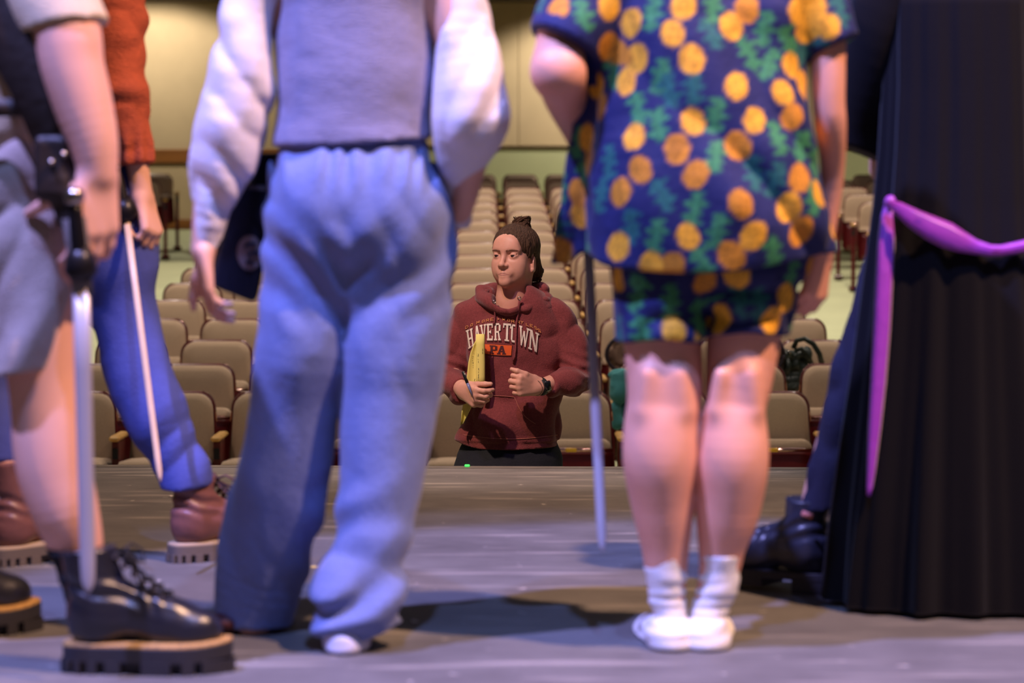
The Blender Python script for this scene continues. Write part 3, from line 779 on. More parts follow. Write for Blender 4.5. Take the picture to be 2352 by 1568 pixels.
bo, bf2 = combine(m1, m2, W.mesh()); mesh_obj('blouse', bo, bf2, BLOU, pC)
# right sock and left slipper below the hems
lo, hi = bounds([E(690, 1400), E(910, 1530)], .02); lo[1], hi[1] = YC-.26, YC+.12; lo[2] = .002
Q = SDF(lo, hi, .0045)
Q.chain([(E(795, 1420, -.06), .036), (E(790, 1470, -.09), .040), (E(788, 1488, -.115), .030)], .03); Q.chain([(E(800, 1480, -.06), .040), (E(815, 1460, .05), .036)], .03)
Q.disp(fold(.005, (26, 26, 40), 2), .03); Q.cut(lambda X, Y_, Z: .003-Z); Q.build('sock', mat('pale_sock', rgb(206, 204, 222), .9, bump=.15, bscale=120), pC)
lo, hi = bounds([E(460, 1370), E(700, 1480)], .03); lo[1], hi[1] = YC-.06, YC+.36; lo[2] = .001
Q = SDF(lo, hi, .005); Q.chain([(E(530, 1428, .12), .028), (E(590, 1430, .13), .032), (E(640, 1430, .20), .032)], .03); Q.ell(E(520, 1426, .10), (.032, .045, .022), .02)
Q.cut(lambda X, Y_, Z: .002-Z); Q.build('slipper', mat('dark_red_slipper', rgb(70, 30, 36), .6), pC)

# black case held against the left hip, with a pale round emblem
BLK = mat('black_leather', rgb(32, 34, 50), 0.38, bump=0.2, bscale=90, spec=0.5)
def slab(corners, t, off):
    """thin box from four photo corners (px,py,depth) and a thickness along depth"""
    a = [E(*c) for c in corners]; n = (a[1]-a[0]).cross(a[3]-a[0]).normalized()
    if n.y > 0: n = -n
    o = Vector((0, 0, CAMZ)); d = a[2]-o; a[2] = o+d*((a[0]-o).dot(n)/d.dot(n))      # keep the board flat
    return a, n
cs, n_ = slab([(556, 425, .030), (640, 425, .085), (592, 698, .085), (476, 652, .020)], .02, 0)
pK = empty('case', E(545, 690, .07), 'black case with pale round emblem held at the hip beside wide blue trousers', 'case')
def plate(cs, n, t, name, m, parent, r=.06):
    rings_ = []
    cen = sum(cs, Vector())/len(cs)
    for s_, o in ((.96, 0), (1, .004), (1, t-.004), (.96, t)): rings_.append([cen+(c-cen)*s_-n*o for c in cs])
    return MB().rings(rings_).build(name, m, parent, smooth=False)
def rounded(cs, k=.12, n=4):
    out = []
    for i in range(4):
        p, a, b = cs[i], cs[i-1], cs[(i+1) % 4]; e0, e1 = p+(a-p)*k, p+(b-p)*k
        for j in range(n+1):
            t = j/n; out.append(e0*(1-t)**2+p*2*t*(1-t)+e1*t*t)
    return out
plate(rounded(cs), n_, .026, 'body', BLK, pK)
cs2, n2 = slab([(598, 352, .055), (650, 352, .085), (650, 432, .085), (578, 436, .05)], .02, 0)
plate(rounded(cs2, .08), n2, .02, 'flap', BLK, pK)
mid = lambda a, b: (a+b)/2
ew = [E(x, y, .03) for x, y in ((560, 424), (624, 428), (622, 438), (556, 434))]; plate([p+n_*.002 for p in ew], n_, .006, 'hinge', mat('dark_grey_hinge', rgb(66, 60, 66), .5), pK)
EMB = mat('emblem_pale', rgb(158, 138, 140), 0.6)
def on_case(px, py):
    d = (at(px, py, 5)-Vector((0, 0, CAMZ))); o = Vector((0, 0, CAMZ)); t = (cs[0]-o).dot(n_)/d.dot(n_); return o+d*t+n_*.0025
ring = [(572+28*math.cos(a), 580+40*math.sin(a)) for a in [2*PI*i/24 for i in range(24)]]
eb = MB(); eb.rings([[on_case(*p)-n_*.002 for p in ring[::-1]], [on_case(*p) for p in ring[::-1]]]); em = eb.build('emblem', EMB, pK, smooth=False)
mk = MB()
for x0, y0, x1, y1 in ((559, 566, 585, 560), (565, 586, 593, 580), (561, 602, 579, 606)):
    mk.tube([on_case(x0, y0)+n_*.0015, on_case((x0+x1)/2, (y0+y1)/2-4)+n_*.002, on_case(x1, y1)+n_*.0015], .0035, 6)
mk.build('emblem_mark', BLK, em, smooth=False)
# ------------------------------------------------------------------ boots
def foot_outline(L, n=44, grow=0.0, wide=1.0):
    out = []
    for i in range(n):
        a = 2*PI*i/n; x = L/2+(L/2+grow)*math.copysign(abs(math.cos(a))**.62, math.cos(a)); t = min(max(x/L, 0), 1)
        hw = (.034+.016*math.sin(min(max((t-.30)/.75, 0), 1)*PI)**1.2+.002)*wide*L/.29+grow
        out.append((x, hw*math.copysign(abs(math.sin(a))**.62, math.sin(a))*(1.0 if t < .7 else math.sqrt(max(0, 1-((t-.7)/.42)**2.6)))))
    return out
def boot(parent, heel, yaw, L, h, ts, up_m, sole_m, welt_m, lace_m=None, heel_block=False, chunky=True, label=None, lean=0.0):
    heel = Vector(heel); R = Matrix.Rotation(yaw, 3, 'Z'); z = L/.29
    T = lambda p: heel+R @ Vector(p)
    S = SDF((-.07, -.075, ts-.02), (L+.05, .075, h+.04), .0045)
    S.ell((.048*z, 0, ts+.045), (.050*z, .039*z, .055), .02)
    S.cone((.06*z, 0, ts+.05), (.16*z, 0, ts+.04), .040*z, .041*z, .03)
    S.ell((.212*z, 0, ts+.024), (.070*z, .046*z, .042), .03)
    S.cone((.09*z, 0, ts+.085), (.185*z, 0, ts+.050), .032*z, .030*z, .03)
    S.cone((.060*z, 0, ts+.06), (.052*z+lean, 0, h+.02), .047*z, .053*z, .03)
    def crease(P):
        t = np.clip((P[:, 2]-ts-.03)/.04, 0, 1); g = np.exp(-((P[:, 2]-ts-.10)/.03)**2)
        return .0035*g*np.sin(P[:, 2]*190+P[:, 0]*60+3*vnoise(P*20))+.0025*np.exp(-((P[:, 0]-.155*z)/.02)**2)*np.sin(P[:, 0]*260+P[:, 2]*90)*t
    S.disp(many(crease, fold(.002, (30, 30, 30), 2)), .02)
    S.cut(lambda X, Y, Z: np.maximum(ts-.006-Z, Z-h-.25*(X-.05)*.35))
    v, f = S.mesh(); v = np.array(heel)+v @ np.array(R).T
    b = mesh_obj('boot', v, f, up_m, parent)
    if label: b['label'] = label
    ol = foot_outline(L, grow=.004); ol2 = foot_outline(L, grow=.009)
    toe = lambda x: .006*max(0, (x-.75*L)/(.25*L))**2
    if heel_block:
        MB().rings([[T((x, y, z0+toe(x))) for x, y in ol] for z0 in (ts-.016, ts-.014, ts-.001, ts)]).build('sole', sole_m, b)
        hb = [(x, y) for x, y in ol if x < .085*z]; hb.sort(key=lambda p: math.atan2(p[1], p[0]-.045*z))
        MB().rings([[T((x*.97, y*.97, z0)) for x, y in hb] for z0 in (.001, .004, ts-.016)]).build('heel', sole_m, b, smooth=False)
        fb = [(x, y) for x, y in ol if x > .12*z]; fb.sort(key=lambda p: math.atan2(p[1], p[0]-.2*z))
        MB().rings([[T((x, y, z0+toe(x))) for x, y in fb] for z0 in (.001+.010, ts-.016)]).build('sole', sole_m, b, smooth=False)
    else:
        MB().rings([[T((x, y, z0+toe(x))) for x, y in (ol if q else ol2)] for z0, q in ((ts*.42, 0), (ts*.45, 0), (ts*.92, 0), (ts-.002, 0))]).build('sole', sole_m, b)
        MB().rings([[T((x, y, z0+toe(x))) for x, y in foot_outline(L, grow=g)] for z0, g in ((ts-.005, .004), (ts-.004, .008), (ts+.003, .008), (ts+.005, .004))]).build('welt', welt_m, b)
        tr = MB(); tr.rings([[T((x*.99+.001, y*.9, z0)) for x, y in ol] for z0 in (.005, ts*.45)])
        N_ = len(ol2)
        for i in range(0, N_):
            x, y = ol2[i]; x1, y1 = ol2[(i+1) % N_]; cx, cy = (x+x1)/2, (y+y1)/2
            if .088*z < cx < .125*z or i % 2 == 0 and not (cx > .9*L): continue
            ang = math.atan2(y1-y, x1-x); ln = max(.011, math.hypot(x1-x, y1-y)*1.15)
            tr.box(T((cx*.985+.002, cy*.93, ts*.24)), (ln, .013, ts*.47), R @ Matrix.Rotation(ang, 3, 'Z'))
        tr.build('tread', sole_m, b, smooth=False)
    if lace_m is not None:
        la = MB(); eye_m = mat('eyelet_metal', rgb(70, 62, 58), .4, metal=.8)
        P0, P1 = Vector((.192*z, 0, ts+.080)), Vector((.108*z+lean*.8, 0, h-.012))
        n = 7
        for i in range(n):
            t = i/(n-1); c = P0.lerp(P1, t)+Vector((0, 0, -.006*math.sin(t*PI)))
            for s_ in (-1, 1):
                c2 = P0.lerp(P1, min(1, t+1/(n-1)))
                la.tube([T(c+Vector((-.004, -.020*s_, -.004))), T(c.lerp(c2, .5)+Vector((.005, 0, .004+.002*s_))), T(c2+Vector((-.004, .020*s_, -.004)))], .0030, 6)
                MB().tube([T(c+Vector((-.003, .0215*s_, -.006))), T(c+Vector((.0015, .0225*s_, -.003)))], .0045, 8).build('eyelet', eye_m, b)
        k = P1+Vector((.008, 0, .002))
        for s_ in (-1, 1):
            la.tube([T(k+Vector(p)) for p in ((0, 0, 0), (.012, .03*s_, .012), (.030, .045*s_, -.002), (.034, .034*s_, -.022), (.012, .012*s_, -.008), (0, 0, 0))], .0028, 6)
            la.tube([T(k+Vector(p)) for p in ((0, 0, 0), (.02, .018*s_, -.02), (.034, .022*s_, -.05), (.038, .024*s_, -.066))], .0026, 6)
        la.build('lace', lace_m, b)
    return b
BOOT = mat('black_boot_leather', rgb(30, 29, 36), 0.30, bump=0.12, bscale=60, spec=0.6)
RUB = mat('boot_sole_rubber', rgb(44, 42, 46), 0.6, bump=.1, bscale=60)
WELT = mat('tan_welt_stitching', rgb(176, 136, 78), 0.6, var=.35, vscale=160)
LACE = mat('black_lace', rgb(22, 21, 24), 0.8)
BROWN = mat('brown_boot_leather', rgb(120, 78, 70), 0.42, bump=.2, bscale=40, var=.1, vscale=14)
BSOLE = mat('grey_brown_sole', rgb(98, 88, 80), 0.7); BLACE = mat('brown_lace', rgb(84, 56, 50), .8)
BWELT = mat('pale_welt', rgb(168, 148, 120), 0.7)

# ------------------------------------------------------------------ swords
ALU = mat('painted_blade', rgb(176, 170, 176), 0.32, metal=.25, spec=.6, bump=.03, bscale=20)
WOODB = mat('pale_wooden_blade', rgb(206, 176, 142), 0.45, var=.1, vscale=6, stretch=(8, 8, 1))
HILT = mat('hilt_black', rgb(30, 27, 28), 0.35, metal=.4)
STEEL = mat('hilt_steel', rgb(170, 160, 150), 0.22, metal=1.0)
def sword(a, b, wdt, th, grip_to, label, m, guard=True, wide_axis=(1, 0, 0)):
    """blade from a (hilt end) to b (tip); grip from a to grip_to"""
    a, b, g = Vector(a), Vector(b), Vector(grip_to)
    s = empty('sword', b, label, 'sword'); ax = (b-a).normalized(); w_ = Vector(wide_axis); w_ = (w_-ax*w_.dot(ax)).normalized(); n = ax.cross(w_)
    L = (b-a).length; R = []
    for t, k in ((0, 1), (.3, 1), (.6, .96), (.9, .9), (.955, .82), (.98, .6), (1.0, .12)):
        c = a.lerp(b, t); hw, ht = wdt/2*k, th/2*max(k, .5)
        R.append([c+w_*(hw*math.copysign(abs(math.cos(q))**.7, math.cos(q)))+n*(ht*math.copysign(abs(math.sin(q))**.7, math.sin(q))) for q in [2*PI*i/12 for i in range(12)]])
    MB().rings(R).build('blade', m, s)
    gp = MB(); pts = [a.lerp(g, t) for t in (0, .1, .3, .5, .7, .9, 1)]; gp.tube(pts, [.012, .0125, .0140, .0145, .0140, .0125, .012], 10); gp.build('grip', HILT, s)
    MB().tube([g, g+(g-a).normalized()*.008, g+(g-a).normalized()*.022, g+(g-a).normalized()*.030], [.012, .018, .018, .008], 10).build('pommel', STEEL, s)
    if guard == 'cup':
        MB().tube([a-ax*.05, a-ax*.03, a-ax*.006, a+ax*.012], [.016, .026, .030, .016], 14).build('guard', HILT, s)
    elif guard:
        gu = MB(); gu.tube([a-w_*.055+ax*.006, a-w_*.03, a, a+w_*.03, a+w_*.055+ax*.006], [.006, .007, .010, .007, .006], 8)
        gu.tube([a-ax*.004, a+ax*.004, a+ax*.012], [.020, .026, .020], 12); gu.build('guard', STEEL, s)
    return s

# ------------------------------------------------------------------ actor at the left edge: beige shirt, shorts, black boots
YA = 4.08
def G(px, py, dy=0.0): return at(px, py, YA+dy)
pA = empty('person', (G(60, 1500).x, YA, 0), 'person in beige shirt, taupe shorts and chunky black lace-up boots at the left edge', 'person')
lo, hi = bounds([G(-330, -560), G(300, 1540)], .05); lo[1], hi[1] = YA-.24, YA+.42; lo[2] = 0
S = SDF(lo, hi, .006)
rows(S, [(600, 0, 190, .02), (760, 5, 185, .02), (850, 15, 184, .02), (900, 22, 188, .02), (960, 27, 196, .02), (1020, 30, 203, .02), (1090, 42, 212, .02), (1170, 72, 226, .02), (1240, 108, 236, .03), (1320, 152, 238, .03), (1420, 185, 250, .03)], YA, 1.05, .03)
rows(S, [(600, -230, -30, .22), (850, -230, -70, .24), (1000, -240, -80, .25), (1200, -230, -120, .26), (1420, -225, -135, .27)], YA, 1.0, .03)
rows(S, [(480, -140, 120, .10), (250, -150, 80, .10), (0, -150, 90, .10), (-150, -130, 70, .10)], YA, .95, .05)
S.cone(G(-30, -180, .10), G(-20, -300, .10), .06, .055, .05); simple_head(S, G(-10, -410, .10), PI/2)
S.chain([(G(60, -140, -.02), .060), (G(145, 50, -.06), .060), (G(165, 150, -.07), .056), (G(190, 240, -.07), .052), (G(215, 330, -.07), .043), (G(226, 400, -.07), .033)], .03)
hand(S, G(226, 405, -.07), (-.06, -.1, -1), (-.55, .8, 0), side=1, size=1.12, curls=[(.3, .6, .4), (.25, .5, .4), (.25, .5, .4), (.25, .5, .4)], thumb=(.35, .6, .7), tb=.3)
S.build('body', mat('skin_pink', rgb(228, 172, 150), .5, var=.05, vscale=12, spec=.35), pA)
hair_cap(G(-10, -410, .10), PI/2, HAIR, pA)
BEI = mat('beige_linen', rgb(202, 182, 150), 0.9, bump=.25, bscale=200, var=.06, vscale=80)
lo, hi = bounds([G(-330, -260), G(290, 460)], .04); lo[1], hi[1] = YA-.24, YA+.40
W = SDF(lo, hi, .006)
rows(W, [(-140, -170, 100, .10), (0, -170, 102, .10), (150, -165, 108, .10), (245, -160, 92, .10), (330, -175, 108, .10), (470, -200, 120, .10)], YA, .95, .05)
W.disp(many(fold(.012, (9, 9, 9), 2), fold(.010, (10, 10, 16), 4, True, Matrix.Rotation(.8, 3, 'Y'))), .05)
W.cut(lambda X, Y_, Z: G(0, 395, .1).z-.25*(X-G(0, 0).x)*1.0-.012*np.sin(X*40)-Z)
V = W.like(); V.cone(G(40, -150, .0), G(172, 100, -.06), .085, .074, .03); V.disp(fold(.008, (14, 14, 14), 4), .04)
V.plane(G(158, 62, -.06), (.20, -.10, -1)); W.union(V, .02); W.hollow(.012)
W.build('shirt', BEI, pA)
TAU = mat('taupe_linen', rgb(166, 150, 140), 0.9, bump=.25, bscale=180, var=.08, vscale=50)
lo, hi = bounds([G(-330, 320), G(230, 900)], .04); lo[1], hi[1] = YA-.22, YA+.44
W = SDF(lo, hi, .006)
rows(W, [(380, -165, 118, .10), (470, -175, 140, .10)], YA, .95, .05)
V = W.like(); rows(V, [(430, -40, 138, .03), (560, -40, 164, .02), (700, -25, 173, .02), (900, -12, 172, .02)], YA, 1.0, .04); W.union(V, .05)
V = W.like(); rows(V, [(430, -230, -20, .20), (700, -250, -30, .22), (900, -250, -40, .23)], YA, 1.0, .04); W.union(V, .04)
W.disp(many(fold(.008, (9, 9, 4), 3), fold(.007, (14, 9, 5), 5, True, Matrix.Rotation(-.6, 3, 'Y')), fold(.003, (30, 26, 26), 1)), .05)
W.cut(lambda X, Y_, Z: G(85, 846, .02).z+.16*(X-G(85, 0).x)-Z); W.hollow(.014)
W.build('shorts', TAU, pA)
LEA = mat('dark_leather', rgb(40, 30, 25), 0.5, bump=.25, bscale=50, var=.15, vscale=20)
bp = MB()
def band(path, hw, th, m, name, parent, fn=G):
    """flat strap along photo points (px, py, dy)"""
    P = [fn(*p) for p in path]; R = []
    for i, p in enumerate(P):
        t = (P[min(i+1, len(P)-1)]-P[max(i-1, 0)]).normalized(); n = Vector((0, -1, 0)); n = (n-t*n.dot(t)).normalized(); s_ = t.cross(n)
        h_ = hw[i] if isinstance(hw, list) else hw
        R.append([p+s_*h_*.96-n*th/2, p+s_*h_-n*th/4, p+s_*h_+n*th/4, p+s_*h_*.96+n*th/2, p+n*th*.62, p-s_*h_*.96+n*th/2, p-s_*h_+n*th/4, p-s_*h_-n*th/4, p-s_*h_*.96-n*th/2])
    return MB().rings(R).build(name, m, parent)
band([(-20, -120, -.06), (20, 0, -.075), (60, 110, -.085), (95, 220, -.085), (122, 320, -.075), (140, 400, -.055)], [.075, .075, .062, .046, .036, .028], .014, LEA, 'baldric', pA)
band([(-170, 236, -.02), (-90, 246, -.075), (0, 248, -.085), (60, 247, -.07), (104, 240, -.02)], .016, .012, LEA, 'belt', pA)
pk = SDF(*bounds([G(60, 280, -.12), G(170, 520, .0)], .06), .006)
pk.box(G(122, 385, -.075), (.030, .026, .055), .012, .01); pk.cone(G(140, 420, -.07), G(160, 500, -.07), .026, .024, .02); pk.disp(fold(.004, (20, 20, 20), 1)); pk.build('sword_frog', LEA, pA)
bk = MB()
for x, y in ((118, 372), (172, 526), (176, 548), (146, 354)): bk.tube([G(x, y, -.098), G(x, y, -.112)], [.006, .0045], 8)
bk.build('stud', STEEL, pA)
lo, hi = bounds([G(90, 1225), G(280, 1430)], .03); lo[1], hi[1] = YA-.12, YA+.16
Q = SDF(lo, hi, .0055); rows(Q, [(1240, 104, 244, .03), (1300, 130, 250, .03), (1420, 162, 264, .03)], YA, 1.02, .02); Q.disp(fold(.004, (10, 10, 60), 2), .03)
Q.plane(G(170, 1262, .03), (.12, 0, 1)); Q.build('sock', mat('black_sock', rgb(24, 24, 28), .95, bump=.2, bscale=140), pA)
boot(pA, at(158, 1510, 4.085)*1.0-Vector((0, 0, at(158, 1510, 4.085).z)), .0, .285, .222, .050, BOOT, RUB, WELT, LACE, lean=-.022)
boot(pA, Vector((G(-250, 1500, .30).x, YA+.30, 0)), .5, .285, .215, .050, BOOT, RUB, WELT, LACE)
s1 = sword(G(186, 632, -.10), at(203, 1362, 3.97), .030, .015, G(172, 470, -.115), 'sword with a grey blade hanging beside the bare leg of the left edge actor', ALU, 'cup')
sc_ = MB(); sc_.tube([G(170, 500, -.102), G(184, 600, -.100), G(190, 680, -.098)], [.022, .020, .018], 10, ((0, 1, 0), .55)); sc_.build('scabbard_mouth', mat('grey_leather', rgb(96, 88, 82), .5, bump=.2, bscale=60), s1)

# ------------------------------------------------------------------ actor in rust shirt and blue trousers, farther upstage left
YBp = 5.44
def B2(px, py, dy=0.0): return at(px, py, YBp+dy)
pB = empty('person', (B2(230, 1290).x, YBp, 0), 'person in rust red linen shirt, blue trousers and brown boots standing with legs apart', 'person')
lo, hi = bounds([B2(-90, -400), B2(400, 1290)], .06); lo[1], hi[1] = YBp-.26, YBp+.40; lo[2] = 0
S = SDF(lo, hi, .006)
rows(S, [(560, 150, 320), (300, 130, 290), (100, 120, 280), (-60, 120, 290)], YBp, 1.3, .05)
S.chain([(B2(255, 540), .07), (B2(302, 800), .052), (B2(424, 1080, .02), .038), (B2(444, 1200, .03), .032)], .03)
S.chain([(B2(190, 540, .05), .07), (B2(85, 800, -.01), .055), (B2(12, 1050, -.05), .045), (B2(20, 1220, -.05), .042)], .03)
S.cone(B2(205, -100), B2(210, -180), .055, .055, .04); simple_head(S, B2(215, -265), PI*.75)
S.chain([(B2(265, -60, -.03), .055), (B2(285, 200, -.06), .042), (B2(316, 380, -.06), .027), (B2(326, 452, -.06), .026)], .03)
hand(S, B2(327, 452, -.06), (.30, -.1, -1), (-.85, .35, -.1), side=-1, size=.98, curls=[(.7, 1.2, .8), (.75, 1.25, .8), (.8, 1.3, .8), (.85, 1.3, .8)], thumb=(.7, .1, .8))
S.build('body', SKIN, pB); hair_cap(B2(215, -265), PI*.75, HAIR, pB)
RUST = mat('rust_linen', rgb(178, 84, 58), 0.85, bump=.6, bscale=120, stretch=(1, 1, 2), var=.12, vscale=50)
lo, hi = bounds([B2(60, -150), B2(370, 420)], .06); lo[1], hi[1] = YBp-.24, YBp+.24
W = SDF(lo, hi, .006); rows(W, [(-80, 95, 300), (100, 105, 285), (250, 110, 285), (380, 118, 312)], YBp, 1.25, .05)
W.plane(B2(0, 350), (0, 0, -1))
V = W.like(); V.chain([(B2(262, -90, -.03), .075), (B2(268, 60, -.05), .066), (B2(276, 180, -.06), .066), (B2(288, 270, -.06), .062), (B2(302, 330, -.06), .050), (B2(312, 372, -.06), .032), (B2(316, 395, -.06), .030)], .03)
def gath(P):
    t = np.clip((B2(0, 290).z-P[:, 2])/.06, 0, 1); a = np.arctan2(P[:, 1]-YBp+.06, P[:, 0]-B2(305, 0).x); return .006*t*np.sin(a*9)
V.disp(many(gath, fold(.006, (6, 6, 24), 2, True), fold(.006, (18, 12, 8), 5)), .05); V.plane(B2(313, 378, -.06), (.1, 0, -1)); V.hollow(.012); W.union(V)
W.build('shirt', RUST, pB)
BLU = mat('blue_cotton', rgb(72, 82, 152), 0.85, bump=.15, bscale=140, var=.05, vscale=40)
lo, hi = bounds([B2(-90, 280), B2(500, 1150)], .06); lo[1], hi[1] = YBp-.24, YBp+.30
W = SDF(lo, hi, .006); rows(W, [(300, 132, 320), (430, 130, 338), (520, 130, 346), (600, 140, 340)], YBp, 1.3, .05)
V = W.like(); rows(V, [(520, 180, 346), (640, 204, 352), (740, 214, 370), (850, 232, 398), (960, 290, 441), (1040, 330, 462), (1110, 364, 484), (1160, 380, 490)], YBp, 1.05, .03)
V.plane(B2(428, 1116), (.22, -.05, -1)); W.union(V, .05)
V = W.like(); rows(V, [(520, 130, 300, .05), (700, 50, 215, .0), (860, -45, 30+30, -.03), (1000, -62, 52, -.05), (1100, -66, 60, -.05)], YBp, 1.05, .03); V.plane(B2(10, 1062, -.05), (.05, 0, -1)); W.union(V, .05)
W.disp(many(fold(.006, (8, 8, 3), 3), fold(.006, (12, 7, 4), 6, True, Matrix.Rotation(-.75, 3, 'Y')), fold(.002, (24, 20, 14), 4)), .05)
W.hollow(.014); W.build('trousers', BLU, pB)
boot(pB, Vector((B2(402, 1290).x, YBp-.03, 0)), .62, .285, .20, .042, BROWN, BSOLE, BWELT, BLACE)
boot(pB, Vector((B2(10, 1290).x, YBp-.10, 0)), .95, .285, .245, .042, BROWN, BSOLE, BWELT, BLACE)
sword(B2(290, 498, -.10), at(369, 1106, 5.12), .0155, .012, B2(268, 392, -.085), 'slim pale wooden sword in the hand of the person in the rust shirt', WOODB, 'cup')

# ------------------------------------------------------------------ pineapple actor's sword
sword(D(1350, 545, .28), at(1384, 1268, 4.36), .0205, .014, D(1335, 452, .30), 'sword with a grey blade held upright by the pineapple shirt actor', ALU)

# ------------------------------------------------------------------ actor in black robe with purple sash
YR = 4.80
def Rb(px, py, dy=0.0): return at(px, py, YR+dy)
pE = empty('person', (Rb(2200, 1400).x, YR, 0), 'person in long black velvet robe with purple sash, seen from behind', 'person')
VEL = mat('black_velvet', rgb(12, 11, 16), 0.9, bump=.1, bscale=200, sheen=.14, spec=.15)
lo, hi = bounds([Rb(1820, -470), Rb(2420, 1400)], .06); lo[1], hi[1] = YR-.2, YR+.45; lo[2] = 0
S = SDF(lo, hi, .007)
rows(S, [(700, 2060, 2360), (300, 2070, 2340), (-60, 2080, 2340)], YR, 1.5, .05)
S.chain([(Rb(2140, 650, .06), .07), (Rb(1965, 900, .11), .045), (Rb(1880, 1130, .15), .033), (Rb(1852, 1290, .16), .030)], .03)
S.chain([(Rb(2260, 650), .09), (Rb(2270, 950), .06), (Rb(2280, 1350, .04), .042)], .03)
S.cone(Rb(2205, -110), Rb(2205, -200), .06, .055, .05); simple_head(S, Rb(2205, -310), PI)
S.chain([(Rb(2080, -80), .05), (Rb(1990, 180, .06), .042), (Rb(2014, 312, .20), .030)], .03)
hand(S, Rb(2018, 318, .2), (.02, .2, -1), (.8, .2, 0), side=1, size=.9, curl=(.6, .8, .5))
S.build('body', SKIN, pE); hair_cap(Rb(2205, -310), PI, HAIR, pE, .1)
lv = [(-170, 2120, 2300), (-120, 2060, 2350), (-60, 2035, 2380), (60, 2030, 2385), (200, 2028, 2390), (350, 2020, 2394), (480, 2008, 2400), (620, 1990, 2412), (800, 1968, 2430), (1000, 1940, 2452), (1200, 1914, 2472), (1330, 1902, 2480), (1400, 1897, 2484)]
nz, na = 90, 260; R_ = []
lp = np.array(lv, float)
for j in range(nz+1):
    py = np.interp(j/nz, np.linspace(0, 1, len(lv)), lp[:, 0]); xl, xr = np.interp(py, lp[:, 0], lp[:, 1]), np.interp(py, lp[:, 0], lp[:, 2])
    c = Rb((xl+xr)/2, py); hw = (Rb(xr, py)-Rb(xl, py)).x/2; hd = hw*.72 if py > 0 else hw*.62; t = min(max((py+100)/1500, 0), 1); ring_ = []
    zc = max(.012, c.z)
    for i in range(na):
        a = 2*PI*i/na; wob = .35*math.sin(3*a+t*1.2)
        pl = math.cos(12*a+wob*4+.9*math.sin(t*2.2))
        pl = math.copysign(abs(pl)**.8, pl)*(.35+.65*math.sin(3.5*a+1.2)**2)+.25*math.cos(29*a+2*wob)
        k = 1+(.022+.068*t**1.1)*pl
        z = zc-(0 if py < 1250 else .0)
        ring_.append(Vector((c.x+hw*math.cos(a)*k, c.y-hd*math.sin(a)*k, z)))
    R_.append(ring_)
rb = MB().rings(R_, True, False); rb.build('robe', VEL, pE)
rtree = BVHTree.FromPolygons([tuple(p) for p in rb.v], rb.f)
W = SDF(*bounds([Rb(1900, -130, -.1), Rb(2130, 400, .3)], .06), .007)
W.chain([(Rb(2085, -70, .0), .075), (Rb(2030, 60, .03), .082), (Rb(1996, 190, .07), .075), (Rb(1990, 300, .12), .070), (Rb(1998, 400, .16), .066)], .04)
W.disp(fold(.012, (12, 10, 4), 3), .05); W.plane(Rb(1968, 343, .10), (-.4, 0, -1)); W.hollow(.016); W.build('sleeve', VEL, pE)
W = SDF(*bounds([Rb(2280, -130, -.1), Rb(2520, 400, .3)], .06), .008)
W.chain([(Rb(2330, -70, .0), .075), (Rb(2385, 60, .03), .082), (Rb(2420, 190, .07), .08), (Rb(2420, 360, .12), .08)], .04); W.plane(Rb(2420, 345, .1), (0, 0, -1)); W.hollow(.016); W.build('sleeve', VEL, pE)
NAVYT = mat('navy_trouser', rgb(30, 30, 52), 0.9, bump=.15, bscale=90)
W = SDF(*bounds([Rb(1810, 600, -.1), Rb(2200, 1200, .3)], .07), .006)
rows(W, [(600, 1985, 2150, .04), (690, 1958, 2120, .06), (800, 1926, 2070, .09), (900, 1900, 2030, .11), (1000, 1876, 1990, .13), (1100, 1852, 1945, .14), (1190, 1838, 1925, .14)], YR, 1.05, .03)
W.disp(many(fold(.004, (8, 8, 3), 3), fold(.003, (20, 20, 9), 5, True)), .05); W.plane(Rb(1880, 1170, .14), (.15, 0, -1)); W.hollow(.014); W.build('trousers', NAVYT, pE)
NB = mat('black_chelsea_leather', rgb(44, 46, 60), .38, bump=.15, bscale=40, spec=.55)
bt = boot(pE, Vector((Rb(1898, 1365, .16).x, YR+.13, 0)), PI-.62, .275, .205, .046, NB, mat('black_heel', rgb(40, 38, 44), .5), WELT, None, True)
MB().tube([Rb(1842, 1178, .085), Rb(1852, 1181, .08), Rb(1866, 1187, .08)], .006, 8, ((0, 1, 0), .5)).build('pull_tab', mat('pink_tab', rgb(206, 130, 116), .7), bt)
boot(pE, Vector((Rb(2330, 1400, .0).x-.02, YR-.10, 0)), PI/2+.15, .26, .12, .03, mat('olive_shoe', rgb(96, 86, 54), .6), BSOLE, BWELT, LACE)
PUR = mat('purple_satin', rgb(158, 62, 190), .42, bump=.1, bscale=60, spec=.5, sheen=.2, var=.08, vscale=20)
def on_robe(px, py, off):
    o = Vector((0, 0, CAMZ)); d = (at(px, py, 5)-o).normalized(); h_ = rtree.ray_cast(o, d)
    p = h_[0] if h_[0] is not None else Rb(px, py, -.05)
    return p-Vector((0, off, 0))
